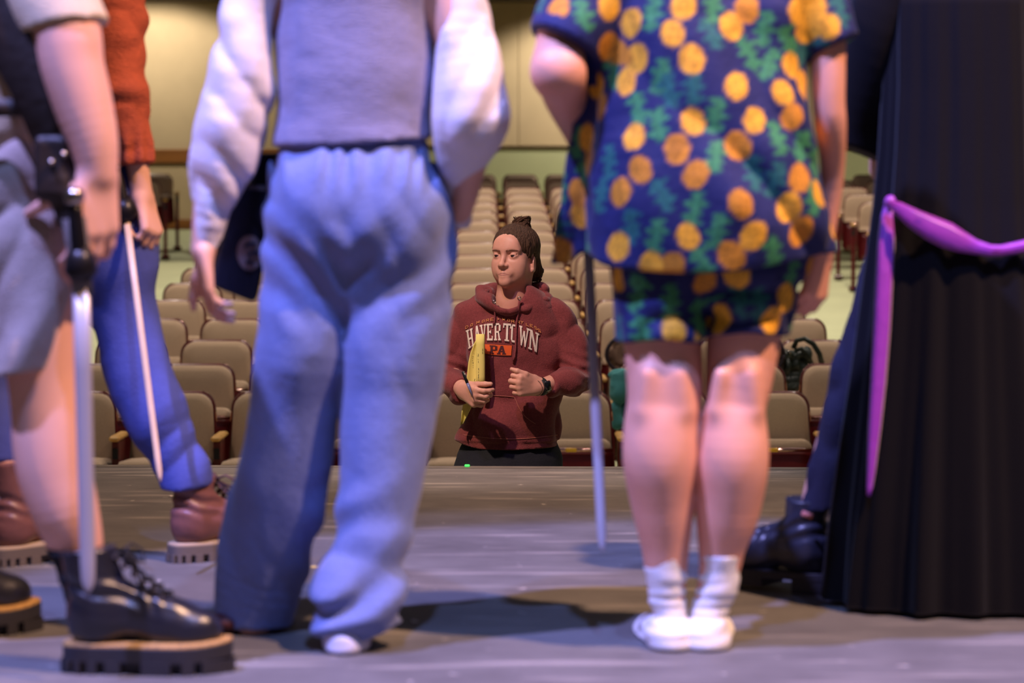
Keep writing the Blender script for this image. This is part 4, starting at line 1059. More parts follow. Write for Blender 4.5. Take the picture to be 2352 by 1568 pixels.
def sash(path, name):
    cen = [on_robe(x, y, .0) for x, y, w_ in path]; ys = [c.y for c in cen]; m_ = [min(ys[max(0, i-1):i+2])-.016 for i in range(len(ys))]; R = []
    for i, (x, y, w_) in enumerate(path):
        p0 = at(x, y, m_[i]); a = path[max(i-1, 0)]; b = path[min(i+1, len(path)-1)]; t = Vector((b[0]-a[0], 0, -(b[1]-a[1]))).normalized(); s_ = Vector((t.z, 0, -t.x)); hw = w_/1130
        R.append([p0+s_*hw+Vector((0, .006, 0)), p0+s_*hw*.6-Vector((0, .006, 0)), p0+s_*hw*.1-Vector((0, .002, 0)), p0-s_*hw*.5-Vector((0, .008, 0)), p0-s_*hw+Vector((0, .004, 0)), p0-s_*hw*.5+Vector((0, .008, 0)), p0+s_*hw*.5+Vector((0, .009, 0))])
    return MB().rings(R).build(name, PUR, pE)
s0 = sash([(2036, 464, 6), (2062, 476, 14), (2100, 502, 22), (2140, 524, 28), (2175, 540, 30), (2210, 556, 24), (2240, 567, 17), (2275, 575, 13), (2300, 575, 12), (2330, 570, 13), (2370, 562, 14), (2410, 550, 14)], 'sash')
s1_ = sash([(2044, 462, 9), (2040, 500, 17), (2036, 560, 20), (2032, 640, 20), (2026, 760, 20), (2018, 880, 18), (2010, 980, 15), (2002, 1080, 10), (1998, 1120, 7), (1996, 1138, 4)], 'sash_tail')
kn = SDF(*bounds([on_robe(2042, 466, .02)], .05), .004); kn.ell(on_robe(2042, 466, .02), (.014, .012, .016), .01); kn.build('knot', PUR, pE)
# ------------------------------------------------------------------ the woman on the house floor in the maroon hoodie
YG = 8.22
def H(px, py, dy=0.0): return at(px, py, YG+dy)
pG = empty('person', (H(1175, 1000).x, YG, FLOOR_Z), 'woman in maroon hoodie with dark hair in a bun standing below the stage edge', 'person')
FSK = mat('face_skin', rgb(214, 156, 132), 0.48, bump=.05, bscale=260, spec=.35, sss=.12, var=.06, vscale=28)
HC = H(1183, 588, .02); HR = Matrix.Rotation(-.46, 3, 'Z') @ Matrix.Rotation(-.02, 3, 'X')
def h(x, y, z): return HC+HR @ Vector((x, y, z*(.94 if z > 0 else .91)))
lo, hi = bounds([HC+Vector((0, 0, -.20)), HC+Vector((0, 0, .12))], .125)
S = SDF(lo, hi, .0022)
S.ell(h(0, .012, .036), (.071, .092, .076), .02, HR); S.ell(h(0, -.026, -.030), (.060, .066, .072), .03, HR)
for q in (-1, 1):
    S.cone(h(q*.047, .008, -.046), h(q*.035, -.028, -.084), .017, .0135, .02); S.cone(h(q*.035, -.028, -.084), h(0, -.070, -.103), .0135, .0155, .02)
    S.ell(h(q*.036, -.055, -.028), (.023, .021, .022), .025, HR); S.ell(h(q*.034, -.046, -.062), (.025, .026, .028), .03, HR)
    S.cone(h(q*.012, -.085, .021), h(q*.044, -.070, .020), .008, .007, .018)
S.ell(h(0, -.074, .045), (.045, .018, .030), .03, HR)
for q in (-1, 1): S.ell(h(q*.0320, -.098, .001), (.0200, .0150, .0125), .016, HR, sub=True)
S.cone(h(0, -.086, .012), h(0, -.106, -.032), .0062, .0094, .012); S.ell(h(0, -.107, -.035), (.0100, .010, .0085), .008, HR)
for q in (-1, 1): S.ell(h(q*.0125, -.096, -.038), (.0075, .010, .0068), .006, HR); S.ell(h(q*.0062, -.104, -.0435), (.0040, .006, .003), .003, HR, sub=True)
S.ell(h(0, -.082, -.064), (.028, .014, .020), .016, HR)
S.cone(h(-.022, -.083, -.0690), h(0, -.0955, -.0650), .0035, .0056, .006); S.cone(h(.022, -.083, -.0690), h(0, -.0955, -.0650), .0035, .0056, .006)
S.cone(h(-.019, -.084, -.0745), h(0, -.094, -.0775), .0040, .0062, .006); S.cone(h(.019, -.084, -.0745), h(0, -.094, -.0775), .0040, .0062, .006)
S.ell(h(0, -.084, -.100), (.018, .014, .014), .02, HR)
for q in (-1, 1):
    S.ell(h(q*.0318, -.0745, .0012), (.0146, .0136, .0132), .007, HR)
    S.ell(h(q*.0325, -.0890, .0002), (.0126, .0085, .0031), .0012, HR @ Matrix.Rotation(-q*.06, 3, 'Y'), sub=True)
    S.cone(h(q*.0190, -.0850, .0062), h(q*.0470, -.0775, .0048), .0012, .0012, .003, None, True)
    S.ell(h(q*.0705, .010, -.030), (.0075, .018, .028), .006, HR @ Matrix.Rotation(q*.35, 3, 'Z')); S.ell(h(q*.0770, .007, -.026), (.0045, .010, .017), .006, HR @ Matrix.Rotation(q*.35, 3, 'Z'), sub=True)
    S.cone(h(q*.0705, .000, -.053), h(q*.068, .000, -.057), .006, .0055, .004)
S.cone(h(0, .014, -.060), H(1176, 690, .035), .051, .054, .03); S.cone(h(0, .014, -.06), H(1176, 720, .035), .050, .060, .03)
ms = [S.mesh()]
for wr, el, u, n, side, kw, span in (
    (H(1064, 897, -.195), H(1034, 862, .0), (.52, -.80, -.22), (.85, .50, .05), -1, dict(curls=[(.55, .75, .5), (.75, 1.1, .7), (.9, 1.2, .8), (1.0, 1.2, .8)], thumb=(.85, .30, .25), tb=.3), None),
    (H(1238, 888, -.19), H(1322, 868, -.03), (-.80, -.55, .10), (.45, .85, -.05), 1, dict(curls=[(1.05, 1.45, 1.0), (1.15, 1.5, 1.0), (1.2, 1.5, 1.0), (1.2, 1.5, 1.0)], thumb=(.80, .28, -.10), tb=.65), None)):
    lo, hi = bounds([wr, el, wr+Vector(u)*.16], .05); S = SDF(lo, hi, .0022)
    S.chain([(el, .042), (el.lerp(wr, .45), .036), (wr, .0245)], .02); S.cone(wr, wr+Vector(u).normalized()*.02, .0245, .021, .02, (Vector(n).normalized(), .78))
    hand(S, wr, u, n, side=side, size=.96, **kw); ms.append(S.mesh())
lo, hi = bounds([H(1060, 690), H(1300, 1070)], .08); lo[2] = FLOOR_Z+.03; lo[1], hi[1] = YG-.18, YG+.26
S = SDF(lo, hi, .010)
rows(S, [(1060, 1075, 1262, .02), (900, 1100, 1265, .02), (780, 1110, 1265, .03), (760, 1120, 1250, .04)], YG, 1.7, .05)
for x in (1108, 1232): S.chain([(H(x, 1080, .02), .085), (Vector((H(x, 0).x, YG+.02, FLOOR_Z+.48)), .055), (Vector((H(x, 0).x, YG+.03, FLOOR_Z+.09)), .036)], .03)
for (a, b) in (((1078, 735, .03), (1034, 862, .0)), ((1298, 742, .02), (1322, 868, -.03))): S.cone(H(*a), H(*b), .036, .034, .03)
ms.append(S.mesh()); bv, bf = combine(*ms); mesh_obj('body', bv, bf, FSK, pG)
# eyes, brows, lips
EYE = mat('eye_white', rgb(150, 132, 128), .2, spec=.6); IRI = mat('iris_brown', rgb(52, 32, 24), .1, spec=.7, coat=.5); LIP = mat('lips', rgb(170, 108, 98), .45, var=.1, vscale=80)
gaze = (HR @ Vector((-.14, -1, .06))).normalized()
def ball(c, r, n=14):
    S = SDF(np.array(c)-r-.004, np.array(c)+r+.004, r/7); S.ell(c, (r, r, r), 0); return S.mesh()
for q in (-1, 1):
    c = h(q*.0318, -.0745, .0008); v, f = ball(c, .0122); e = mesh_obj('eye', v, f, EYE, pG)
    a = gaze; t1 = a.cross(UP).normalized(); t2 = t1.cross(a); R = []
    for k, rr in ((.0100, .0072), (.01205, .0060), (.0126, .0038), (.0127, .0010)): R.append([c+a*k+(t1*math.cos(x)+t2*math.sin(x))*rr for x in [2*PI*i/16 for i in range(16)]])
    MB().rings(R).build('iris', IRI, e)
def drape(name, poly_rows, off, m, parent, tree, th=.001):
    nr_ = len(poly_rows)
    """thin patch laid on a surface, given by rows of photo points"""
    o = Vector((0, 0, CAMZ)); V = []; n = len(poly_rows[0])
    for i_, row in enumerate(poly_rows):
        for j_, (x, y) in enumerate(row):
            of_ = off*min(1, (nr_-1-i_)/3.0+.03, j_/2.0+.03)
            d = (at(x, y, 8)-o).normalized(); q = tree.ray_cast(o, d); p = q[0] if q[0] is not None else at(x, y, YG-.1); V.append(p-d*of_)
    F_ = [(i*n+j, i*n+j+1, (i+1)*n+j+1, (i+1)*n+j) for i in range(len(poly_rows)-1) for j in range(n-1)]
    return V, F_
def px_of(p):
    d = p-Vector((0, 0, CAMZ)); c, s_ = math.cos(PITCH), math.sin(PITCH); f_ = d.y*c-d.z*s_; u_ = d.y*s_+d.z*c; return 1176+F*d.x/f_, 784-F*u_/f_
htree = BVHTree.FromPolygons(bv.tolist(), bf.tolist())
fd = (HR @ Vector((0, 1, 0))).normalized()
def on_face(x, z, off):
    z = z
    q = htree.ray_cast(h(x, -.2, z), fd); return (q[0] if q[0] is not None else h(x, -.09, z))-fd*off
for q in (-1, 1):
    br = MB(); rr = random.Random(3)
    for j in range(110):
        t = rr.random()*.86; x = q*(.0115+.042*t); z = .0175+.0050*math.sin(t*2.5)-.0015*t+rr.uniform(-.0022, .0022)*(1.1-.7*t)
        p0, p1 = on_face(x, z, .0004), on_face(x+q*.006, z+.0022*(1-t*1.7), .0008)
        br.tube([p0, p0.lerp(p1, .6)-fd*.0006, p1], [.0004, .0005, .0001], 4)
    br.build('eyebrow', mat('eyebrow_hair', rgb(122, 86, 68), .9), pG)
R = []
for t in np.linspace(-1, 1, 17):
    e = 1-abs(t)**1.8; x = t*.0235; zc = -.0712-.0014*abs(t)**2; cup = .0012*math.exp(-(t/.14)**2)
    R.append([on_face(x, zc+k*e+(-cup if i == 0 else 0)*.9, o_) for i, (k, o_) in enumerate(((.0048, -.0006), (.0040, .0003), (.0020, .0005), (.0004, -.0010), (-.0004, -.0010), (-.0030, .0005), (-.0055, .0003), (-.0064, -.0006)))])
lv_ = [p for r in R for p in r]; mesh_obj('lips', lv_, [(i*8+j, i*8+j+1, (i+1)*8+j+1, (i+1)*8+j) for i in range(16) for j in range(7)], LIP, pG)
# hair swept up to a messy bun
HAIRG = mat('dark_brown_hair', rgb(80, 55, 38), 0.62, spec=.28, bump=.8, bscale=260, stretch=(1, 1, .10), var=.4, vscale=160)
lo, hi = bounds([HC+Vector((0, .03, .02))], .165); S = SDF(lo, hi, .0026)
S.ell(h(0, .013, .040), (.0800, .1015, .080), .02, HR); S.ell(h(0, .075, -.030), (.060, .042, .055), .03, HR)
S.ell(h(.03, .088, -.062), (.036, .030, .034), .02, HR)
S.ell(h(0, -.100, -.030), (.064, .080, .078), .010, HR, sub=True)
for q in (-1, 1): S.ell(h(q*.075, .006, -.032), (.03, .026, .040), .012, HR, sub=True); S.cone(h(q*.068, -.022, .030), h(q*.0705, -.014, -.012), .008, .003, .010)
bc = h(.012, .026, .122)
S.cone(h(.008, .02, .105), bc, .024, .020, .015); S.ell(bc, (.026, .022, .016), .012, HR)
def strands(P):
    L = (P-np.array(HC)) @ np.array(HR); t = L[:, 2]-.13; r = np.hypot(L[:, 0], L[:, 1]-.03); a = np.arctan2(L[:, 0], L[:, 1]-.03-0*t)
    Q = np.stack([a*16, r*8, L[:, 2]*10], 1); n = vnoise(Q+5); return .0042*(np.abs(2*n-1)-.5)+.002*(vnoise(P*70)-.5)
S.disp(strands, .03); hair = S.build('hair', HAIRG, pG)
def lock(p, r, n): MB().tube(p, r, n).build('loose_lock', HAIRG, hair)
rr = random.Random(4)
for i in range(34):                      # loose locks of the bun and flyaways
    a = rr.uniform(0, 2*PI); r0 = rr.uniform(.018, .030); tl = rr.uniform(-.4, .4); pts = []
    for j in range(9):
        t = a+j*.55; pts.append(bc+HR @ Vector((r0*1.2*math.cos(t), r0*math.sin(t)*.9, .020*math.sin(t*1.3+tl*4)+rr.uniform(-.002, .002)+.008*j/8)))
    lock(pts, [.0035, .0042, .0045, .0045, .0042, .004, .003, .002, .0008], 5)
for i in range(16):
    p = h(rr.uniform(.02, .06), rr.uniform(.06, .10), rr.uniform(-.09, -.03)); pts = [p+HR @ Vector((.010*math.sin(j*1.1+i), .004*math.cos(j*1.3+i)+.004, -.008*j+.006)) for j in range(6)]
    lock(pts, [.004, .0045, .004, .003, .002, .0006], 5)
for i in range(26):                      # swept strands over the crown
    q = rr.uniform(-1, 1); pts = []
    for j in range(8):
        t = j/7; th = .25+1.2*t; pts.append(h(q*.074*math.cos(th*.55)*(1-.55*t), -.040+.060*t-.03*(1-t)*(1-abs(q)), .072+.060*math.sin(th)*.55-.03*abs(q)*(1-t))+HR @ Vector((0, 0, rr.uniform(-.002, .002))))
    lock(pts, [.0008, .0016, .0020, .0022, .0022, .002, .0018, .001], 5)
for x0, s_ in ((.066, 1),):
    for i in range(5):
        p = h(x0, -.035+.006*i, .06-.012*i); pts = [p+HR @ Vector((s_*(.004+.005*math.sin(j*.8+i)), -.002*j, -.009*j+.010)) for j in range(5)]; lock(pts, [.0008, .0014, .0014, .0012, .0004], 5)
MB().tube([h(.0745, -.003, -.058), h(.0770, -.006, -.060)], [.0028, .0022], 8).build('earring', STEEL, pG)
# hoodie
MAR = mat('maroon_fleece', rgb(124, 58, 57), 0.92, bump=.30, bscale=300, var=.16, vscale=170, sheen=.2, spec=.25)
lo, hi = bounds([H(1000, 640), H(1365, 1040)], .03); lo[1], hi[1] = YG-.30, YG+.24
S = SDF(lo, hi, .0042)
rows(S, [(725, 1090, 1285, .02), (790, 1076, 1292, .01), (850, 1076, 1290, .005), (920, 1068, 1290, .0), (975, 1056, 1288, .0), (1005, 1050, 1287, .0), (1050, 1054, 1284, .0)], YG, 1.42, .05)
S.chain([(H(1082, 738, .03), .062), (H(1172, 712, .03), .068), (H(1286, 752, .02), .056)], .05)
S.chain([(H(1120, 708, .04), .050), (H(1230, 708, .04), .050)], .05)
S.ell(H(1150, 800, -.055), (.10, .055, .09), .06)
Aw = S.like(); Aw.chain([(H(1078, 735, .03), .066), (H(1052, 810, .02), .060), (H(1036, 866, -.01), .054), (H(1052, 890, -.11), .046), (H(1058, 893, -.150), .040)], .03)
Bw = S.like(); Bw.chain([(H(1290, 754, .02), .060), (H(1314, 810, .0), .058), (H(1322, 866, -.035), .058), (H(1296, 876, -.10), .050), (H(1270, 882, -.145), .041)], .03)
def elbowf(P):
    d = np.linalg.norm(P-np.array(H(1322, 866, -.03)), axis=1); d2 = np.linalg.norm(P-np.array(H(1034, 862, -.02)), axis=1)
    t = np.exp(-(d/.075)**2)+np.exp(-(d2/.07)**2); return .0075*t*np.sin(P[:, 2]*165+P[:, 0]*60+5*vnoise(P*14))
Aw.plane(H(1061, 895, -.152), (.45, -.85, -.18)); Bw.plane(H(1262, 884, -.150), (-.86, -.5, .0))
Aw.disp(elbowf, .03); Bw.disp(elbowf, .03)
S.union(Aw, .012); S.union(Bw, .012)
def ribhem(P):
    t = np.clip((H(0, 1008).z-P[:, 2])/.006, 0, 1); return .004*t
S.disp(many(fold(.009, (7, 7, 4), 2), fold(.006, (9, 9, 8), 6, True, Matrix.Rotation(.5, 3, 'Y')), fold(.002, (30, 30, 30), 4), ribhem), .04)
zc_ = H(0, 1026).z
S.cut(lambda X, Y_, Z: zc_+.028*np.clip((H(1110, 0).x-X)/.11, 0, 1)**1.5+.006*np.clip((X-H(1180, 0).x)/.18, 0, 1)-Z)
S.cone(H(1168, 700, .02), H(1162, 660, -.04), .062, .072, .012, None, True)      # neck opening
S.cone(H(1172, 700, .03), H(1172, 640, .03), .058, .075, .010, None, True); S.cone(H(1167, 704, -.03), H(1162, 655, -.13), .030, .075, .012, None, True)
hv, hf = S.mesh(); hood = mesh_obj('hoodie', hv, hf, MAR, pG)
gtree = BVHTree.FromPolygons(hv.tolist(), hf.tolist())
lo, hi = bounds([H(1085, 650), H(1275, 730)], .05); lo[1], hi[1] = YG-.2, YG+.22
S = SDF(lo, hi, .0038)
S.chain([(H(1165, 716, -.090), .010), (H(1148, 708, -.090), .015), (H(1122, 695, -.060), .022), (H(1107, 685, .0), .027), (H(1120, 672, .055), .029), (H(1150, 668, .095), .033), (H(1185, 666, .105), .036), (H(1222, 668, .085), .034), (H(1250, 684, .035), .031), (H(1250, 696, -.015), .028), (H(1218, 704, -.060), .021), (H(1186, 713, -.086), .014), (H(1163, 718, -.090), .010)], .018)
S.ell(H(1190, 705, .13), (.10, .045, .06), .04)
for q in (0, 1): S.cone(H((1122, 1222)[q], 676, .03), H((1140, 1205)[q], 664, .02), .02, .016, .02)
S.disp(many(fold(.005, (16, 16, 22), 3, True), fold(.004, (12, 12, 12), 5)), .03)
S.cone(H(1176, 705, .02), H(1172, 640, .02), .055, .072, .010, None, True); S.cone(H(1167, 704, -.03), H(1162, 655, -.13), .030, .075, .012, None, True)
S.build('hood', MAR, hood)
def on_g(px, py, off, tree=None):
    o = Vector((0, 0, CAMZ)); d = (at(px, py, 8)-o).normalized(); q = (tree or gtree).ray_cast(o, d)
    p = q[0] if q[0] is not None else H(px, py, -.12); return p-d*off
CORD = mat('maroon_cord', rgb(126, 58, 58), .8, bump=.3, bscale=200)
for path, kx in (([(1135, 695), (1137, 705), (1137, 722), (1136, 735), (1136, 745)], (1135, 694)), ([(1193, 687), (1192, 700), (1190, 720), (1186, 742), (1185, 770), (1184, 800), (1182, 818), (1178, 830)], (1194, 685))):
    P = [on_g(x, y, .007) for x, y in path]; P[0] = H(path[0][0], path[0][1], -.098 if kx[0] < 1150 else -.092); P[1] = P[0].lerp(P[2], .5)-Vector((0, .006, 0))
    MB().tube(P, .0038, 7).build('drawstring', CORD, hood)
    gr = MB(); c = P[0]; gr.tube([c+Vector((.0055*math.cos(a), -.004, .0055*math.sin(a)+.003)) for a in [2*PI*i/12 for i in range(13)]], .0018, 6); gr.build('eyelet', STEEL, hood)
# kangaroo pocket
def lerp(a, b, t): return a+(b-a)*t
PV = []; nr, nc = 14, 20
for i in range(nr):
    t = i/(nr-1); y0 = lerp(906, 996, t); xl = 1112-34*t**1.6; xr = 1181+56*min(1, t*1.35)**1.5
    PV.append([(lerp(xl, xr, j/(nc-1)), y0+lerp(0, 5, j/(nc-1))) for j in range(nc)])
V_, F_ = drape('pocket', PV, .006, MAR, hood, gtree); pocket = mesh_obj('pocket', V_, F_, MAR, hood)
STI = mat('maroon_stitching', rgb(178, 104, 88), .8)
MB().tube([on_g(x, y, .0085) for x, y in [(1112, 907), (1130, 908), (1150, 909), (1168, 910), (1181, 912), (1186, 922), (1191, 934), (1198, 946), (1207, 957), (1218, 966), (1230, 973)]], .0011, 5).build('seam', STI, pocket)
MB().tube([on_g(x, lerp(998, 1008, math.sin((x-1060)/225*PI)), .001) for x in range(1064, 1284, 6)], .0012, 5).build('hem_seam', STI, hood)
# chest lettering sewn on the fleece
WHT = mat('cream_applique', rgb(226, 208, 186), .8, bump=.2, bscale=200); ORA = mat('orange_applique', rgb(222, 92, 34), .8); TANP = mat('tan_print', rgb(226, 150, 92), .8); DKM = mat('dark_maroon_applique', rgb(78, 32, 34), .85)
def q4(x0, y0, x1, y1, x2, y2, x3, y3): return [(x0, y0), (x1, y1), (x2, y2), (x3, y3)]
def rc_(x0, y0, x1, y1): return q4(x0, y0, x1, y0, x1, y1, x0, y1)
sw_, sh_ = .24, .085
GL = {
 'H': [rc_(.10, 0, .10+sw_, 1), rc_(.66, 0, .90, 1), rc_(.3, .45, .7, .56), rc_(0, 0, .44, sh_), rc_(.56, 0, 1, sh_), rc_(0, 1-sh_, .44, 1), rc_(.56, 1-sh_, 1, 1)],
 'A': [q4(.08, 0, .26, 0, .56, 1, .40, 1), q4(.70, 0, .94, 0, .66, 1, .42, 1), rc_(.26, .26, .76, .36), rc_(0, 0, .36, sh_), rc_(.60, 0, 1, sh_)],
 'V': [q4(.10, 1, .34, 1, .60, 0, .44, 0), q4(.76, 1, .92, 1, .60, 0, .44, 0), rc_(0, 1-sh_, .44, 1), rc_(.62, 1-sh_, 1, 1)],
 'E': [rc_(.10, 0, .36, 1), rc_(0, 0, .95, .11), rc_(0, .89, .95, 1), rc_(.3, .46, .68, .56), rc_(.80, 0, .95, .26), rc_(.80, .74, .95, 1), rc_(.6, .40, .70, .62)],
 'R': [rc_(.10, 0, .34, 1), rc_(0, .89, .72, 1), rc_(.3, .44, .72, .54), q4(.66, .50, .80, .58, .80, .90, .66, .99), rc_(.68, .55, .92, .90), q4(.50, .5, .70, .5, .94, .04, .70, .04), rc_(0, 0, .44, sh_), rc_(.62, 0, 1, sh_)],
 'T': [rc_(.38, 0, .64, 1), rc_(0, .89, 1, 1), rc_(0, .74, .13, 1), rc_(.87, .74, 1, 1), rc_(.22, 0, .80, sh_)],
 'O': [rc_(.04, .16, .30, .84), rc_(.70, .16, .96, .84), rc_(.24, 0, .76, .11), rc_(.24, .89, .76, 1), q4(.04, .16, .30, .16, .34, .02, .22, .0), q4(.70, .16, .96, .16, .78, .0, .66, .02), q4(.04, .84, .30, .84, .34, .98, .22, 1), q4(.70, .84, .96, .84, .78, 1, .66, .98)],
 'W': [q4(.05, 1, .23, 1, .36, 0, .24, 0), q4(.44, .80, .54, .80, .36, 0, .24, 0), q4(.44, .80, .60, .80, .74, 0, .62, 0), q4(.82, 1, .95, 1, .74, 0, .62, 0), rc_(0, 1-sh_, .30, 1), rc_(.74, 1-sh_, 1, 1)],
 'N': [rc_(.10, 0, .26, 1), rc_(.74, 0, .90, 1), q4(.10, 1, .32, 1, .90, 0, .68, 0), rc_(0, 0, .38, sh_), rc_(.62, 1-sh_, 1, 1), rc_(0, 1-sh_, .26, 1)],
 'P': [rc_(.10, 0, .40, 1), rc_(0, .86, .74, 1), rc_(.3, .38, .74, .52), rc_(.66, .44, .94, .94), rc_(0, 0, .54, .13)],
}
GL['A2'] = [q4(.06, 0, .30, 0, .60, 1, .38, 1), q4(.66, 0, .96, 0, .64, 1, .40, 1), rc_(.24, .26, .78, .40), rc_(0, 0, .42, .13), rc_(.56, 0, 1, .13)]
topX = ([200, 245, 365, 450, 650, 900, 1100, 1300, 1480, 1640, 1700], [1010, 980, 935, 890, 850, 838, 852, 890, 960, 1045, 1080])
botX = ([200, 300, 400, 520, 630, 900, 1020, 1190, 1330, 1480, 1610, 1700], [1370, 1330, 1262, 1205, 1168, 1165, 1180, 1212, 1278, 1345, 1400, 1440])
def zpx(X, Y): return 1040+X/8.254, 640+Y/8.254
def warp(X, t):
    Xb = X+(1-t)*np.interp(X, [245, 600, 900, 1640], [52, 10, -8, -30])
    return zpx(Xb, lerp(np.interp(Xb, *botX), np.interp(X, *topX), t))
def letters(items, fn, off, m, name, parent, dx=0, dy=0):
    mb = MB(); o = Vector((0, 0, CAMZ))
    for polys, X0, X1 in items:
        for pl in polys:
            n = 5; base = len(mb.v)
            for i in range(n):
                for j in range(n):
                    s_, t_ = i/(n-1), j/(n-1)
                    a = [lerp(pl[0][k], pl[1][k], s_) for k in (0, 1)]; b = [lerp(pl[3][k], pl[2][k], s_) for k in (0, 1)]
                    u, v = lerp(a[0], b[0], t_), lerp(a[1], b[1], t_); x, y = fn(lerp(X0, X1, u), v); mb.v.append(on_g(x+dx, y+dy, off))
            for i in range(n-1):
                for j in range(n-1): mb.f.append((base+i*n+j, base+(i+1)*n+j, base+(i+1)*n+j+1, base+i*n+j+1))
    return mb.build(name, m, parent, smooth=False)
spans = [('H', 245, 372), ('A', 385, 512), ('V', 508, 632), ('E', 640, 762), ('R', 782, 918), ('T', 958, 1108), ('O', 1108, 1226), ('W', 1262, 1450), ('N', 1452, 1640)]
letters([(GL[c], a, b) for c, a, b in spans], warp, .0045, WHT, 'lettering', hood)
letters([(GL[c], a-7, b+7) for c, a, b in spans], lambda X, t: warp(X, -.05+t*1.08), .0032, DKM, 'lettering_edge', hood, .5, .9)
def box_fn(X, t):
    s_ = (X-600)/525; return zpx(lerp(608, 1122, s_)+(t-1)*lerp(-4, 16, s_), lerp(lerp(1422, 1452, s_)+8*math.sin(s_*PI), lerp(1238, 1264, s_), t))
letters([([rc_(0, 0, 1, 1)], 600+i*65.6, 600+(i+1)*65.6) for i in range(8)], box_fn, .0038, ORA, 'badge', hood)
letters([([rc_(0, 0, 1, 1)], 594+i*67, 594+(i+1)*67) for i in range(8)], lambda X, t: box_fn(X, -.09+1.13*t), .0026, DKM, 'badge_edge', hood)
letters([(GL['P'], 690, 852), (GL['A2'], 838, 1020)], lambda X, t: box_fn(X, .08+t*.84), .0050, DKM, 'lettering', hood)
LN = {'D': [(0,0,0,1),(0,1,.7,.9),(.7,.9,1,.5),(1,.5,.7,.1),(.7,.1,0,0)], 'O': [(.1,.1,.1,.9),(.1,.9,.9,.9),(.9,.9,.9,.1),(.9,.1,.1,.1)], 'M': [(0,0,0,1),(0,1,.5,.3),(.5,.3,1,1),(1,1,1,0)], 'R': [(0,0,0,1),(0,1,.9,1),(.9,1,.9,.5),(.9,.5,0,.5),(.4,.5,1,0)],
 'E': [(0,0,0,1),(0,1,1,1),(0,.5,.8,.5),(0,0,1,0)], 'W': [(0,1,.25,0),(.25,0,.5,.7),(.5,.7,.75,0),(.75,0,1,1)], 'Y': [(0,1,.5,.5),(1,1,.5,.5),(.5,.5,.5,0)], 'L': [(0,1,0,0),(0,0,1,0)], 'S': [(1,1,0,1),(0,1,0,.5),(0,.5,1,.5),(1,.5,1,0),(1,0,0,0)]}
tm = MB()
for c, X, Y, rot in (('D',268,915,.42),('O',357,875,.40),('M',478,826,.30),('O',577,806,.26),('R',660,788,.18),('E',748,770,.14),('W',966,764,-.10),('O',1062,786,-.14),('R',1142,808,-.2),('R',1246,822,-.24),('Y',1312,826,-.28),('L',1418,872,-.38),('E',1492,892,-.42),('S',1572,934,-.48),('S',1640,982,-.52)):
    for x0, y0, x1, y1 in LN[c]:
        pp = []
        for u, v in ((x0, y0), ((x0+x1)/2, (y0+y1)/2), (x1, y1)):
            a, b = (u-.5)*52, (v-.5)*50; X2 = X+a*math.cos(rot)+b*math.sin(rot)*.3; Y2 = Y-b-a*math.sin(rot); pp.append(on_g(*zpx(X2, Y2), .0035))
        tm.tube(pp, .0011, 4)
pp = on_g(*zpx(862, 766), .0035); tm.tube([pp-Vector((.0022, 0, 0)), pp+Vector((.0022, 0, 0))], .0022, 6)
tm.build('lettering', TANP, hood, smooth=False)
# trousers, shoes
BLT = mat('black_trousers', rgb(26, 27, 33), .9, bump=.15, bscale=120, var=.1, vscale=30)
S = SDF(*bounds([H(1040, 960, -.12), H(1292, 960, .2), Vector((H(1160, 0).x, YG, FLOOR_Z+.08))], .06), .007)
rows(S, [(985, 1075, 1268, .01), (1020, 1064, 1276, .01), (1080, 1040, 1290, .01), (1130, 1038, 1288, .01)], YG, 1.4, .04)
for x in (1104, 1228): S.chain([(H(x, 1120, .01), .098), (Vector((H(x, 0).x, YG+.02, FLOOR_Z+.50)), .072), (Vector((H(x, 0).x, YG+.03, FLOOR_Z+.10)), .062)], .03)
S.disp(many(fold(.006, (10, 10, 5), 3), fold(.003, (20, 20, 20), 5)), .03); S.cut(lambda X, Y_, Z: FLOOR_Z+.05-Z); S.build('trousers', BLT, pG)
for x in (1104, 1228): boot(pG, Vector((H(x, 0).x, YG+.08, FLOOR_Z)), -PI/2, .26, .11, .03, BLK, RUB, RUB, LACE)
# wristwatch and ring
wc = H(1241, 888, -.19); ax_ = (H(1322, 868, -.03)-wc).normalized(); t1 = ax_.cross(Vector((0, 1, 0))).normalized(); t2 = ax_.cross(t1)
if t2.y > 0: t2 = -t2
wm = MB(); ring_ = lambda o, r: [wc+ax_*o+(t1*math.cos(a)*1.04+t2*math.sin(a)*.98)*r for a in [2*PI*i/24 for i in range(24)]]
wm.rings([ring_(-.010, .0255), ring_(-.010, .0290), ring_(.010, .0315), ring_(.010, .0275)], False, False); wa = wm.build('wristwatch', mat('watch_strap', rgb(22, 22, 24), .6), pG)
Rw = Matrix((ax_, t1, t2)).transposed(); MB().box(wc+t2*.034, (.032, .037, .010), Rw, bevel=.004).build('watch_face', mat('watch_glass', rgb(10, 10, 12), .08, spec=.7, coat=.5), wa)
MB().rings([[wc+ax_*(-.024)+(t1*math.cos(a)+t2*math.sin(a))*r for a in [2*PI*i/24 for i in range(24)]] for r in (.0262, .0280)], False, False).build('bracelet', HILT, pG)
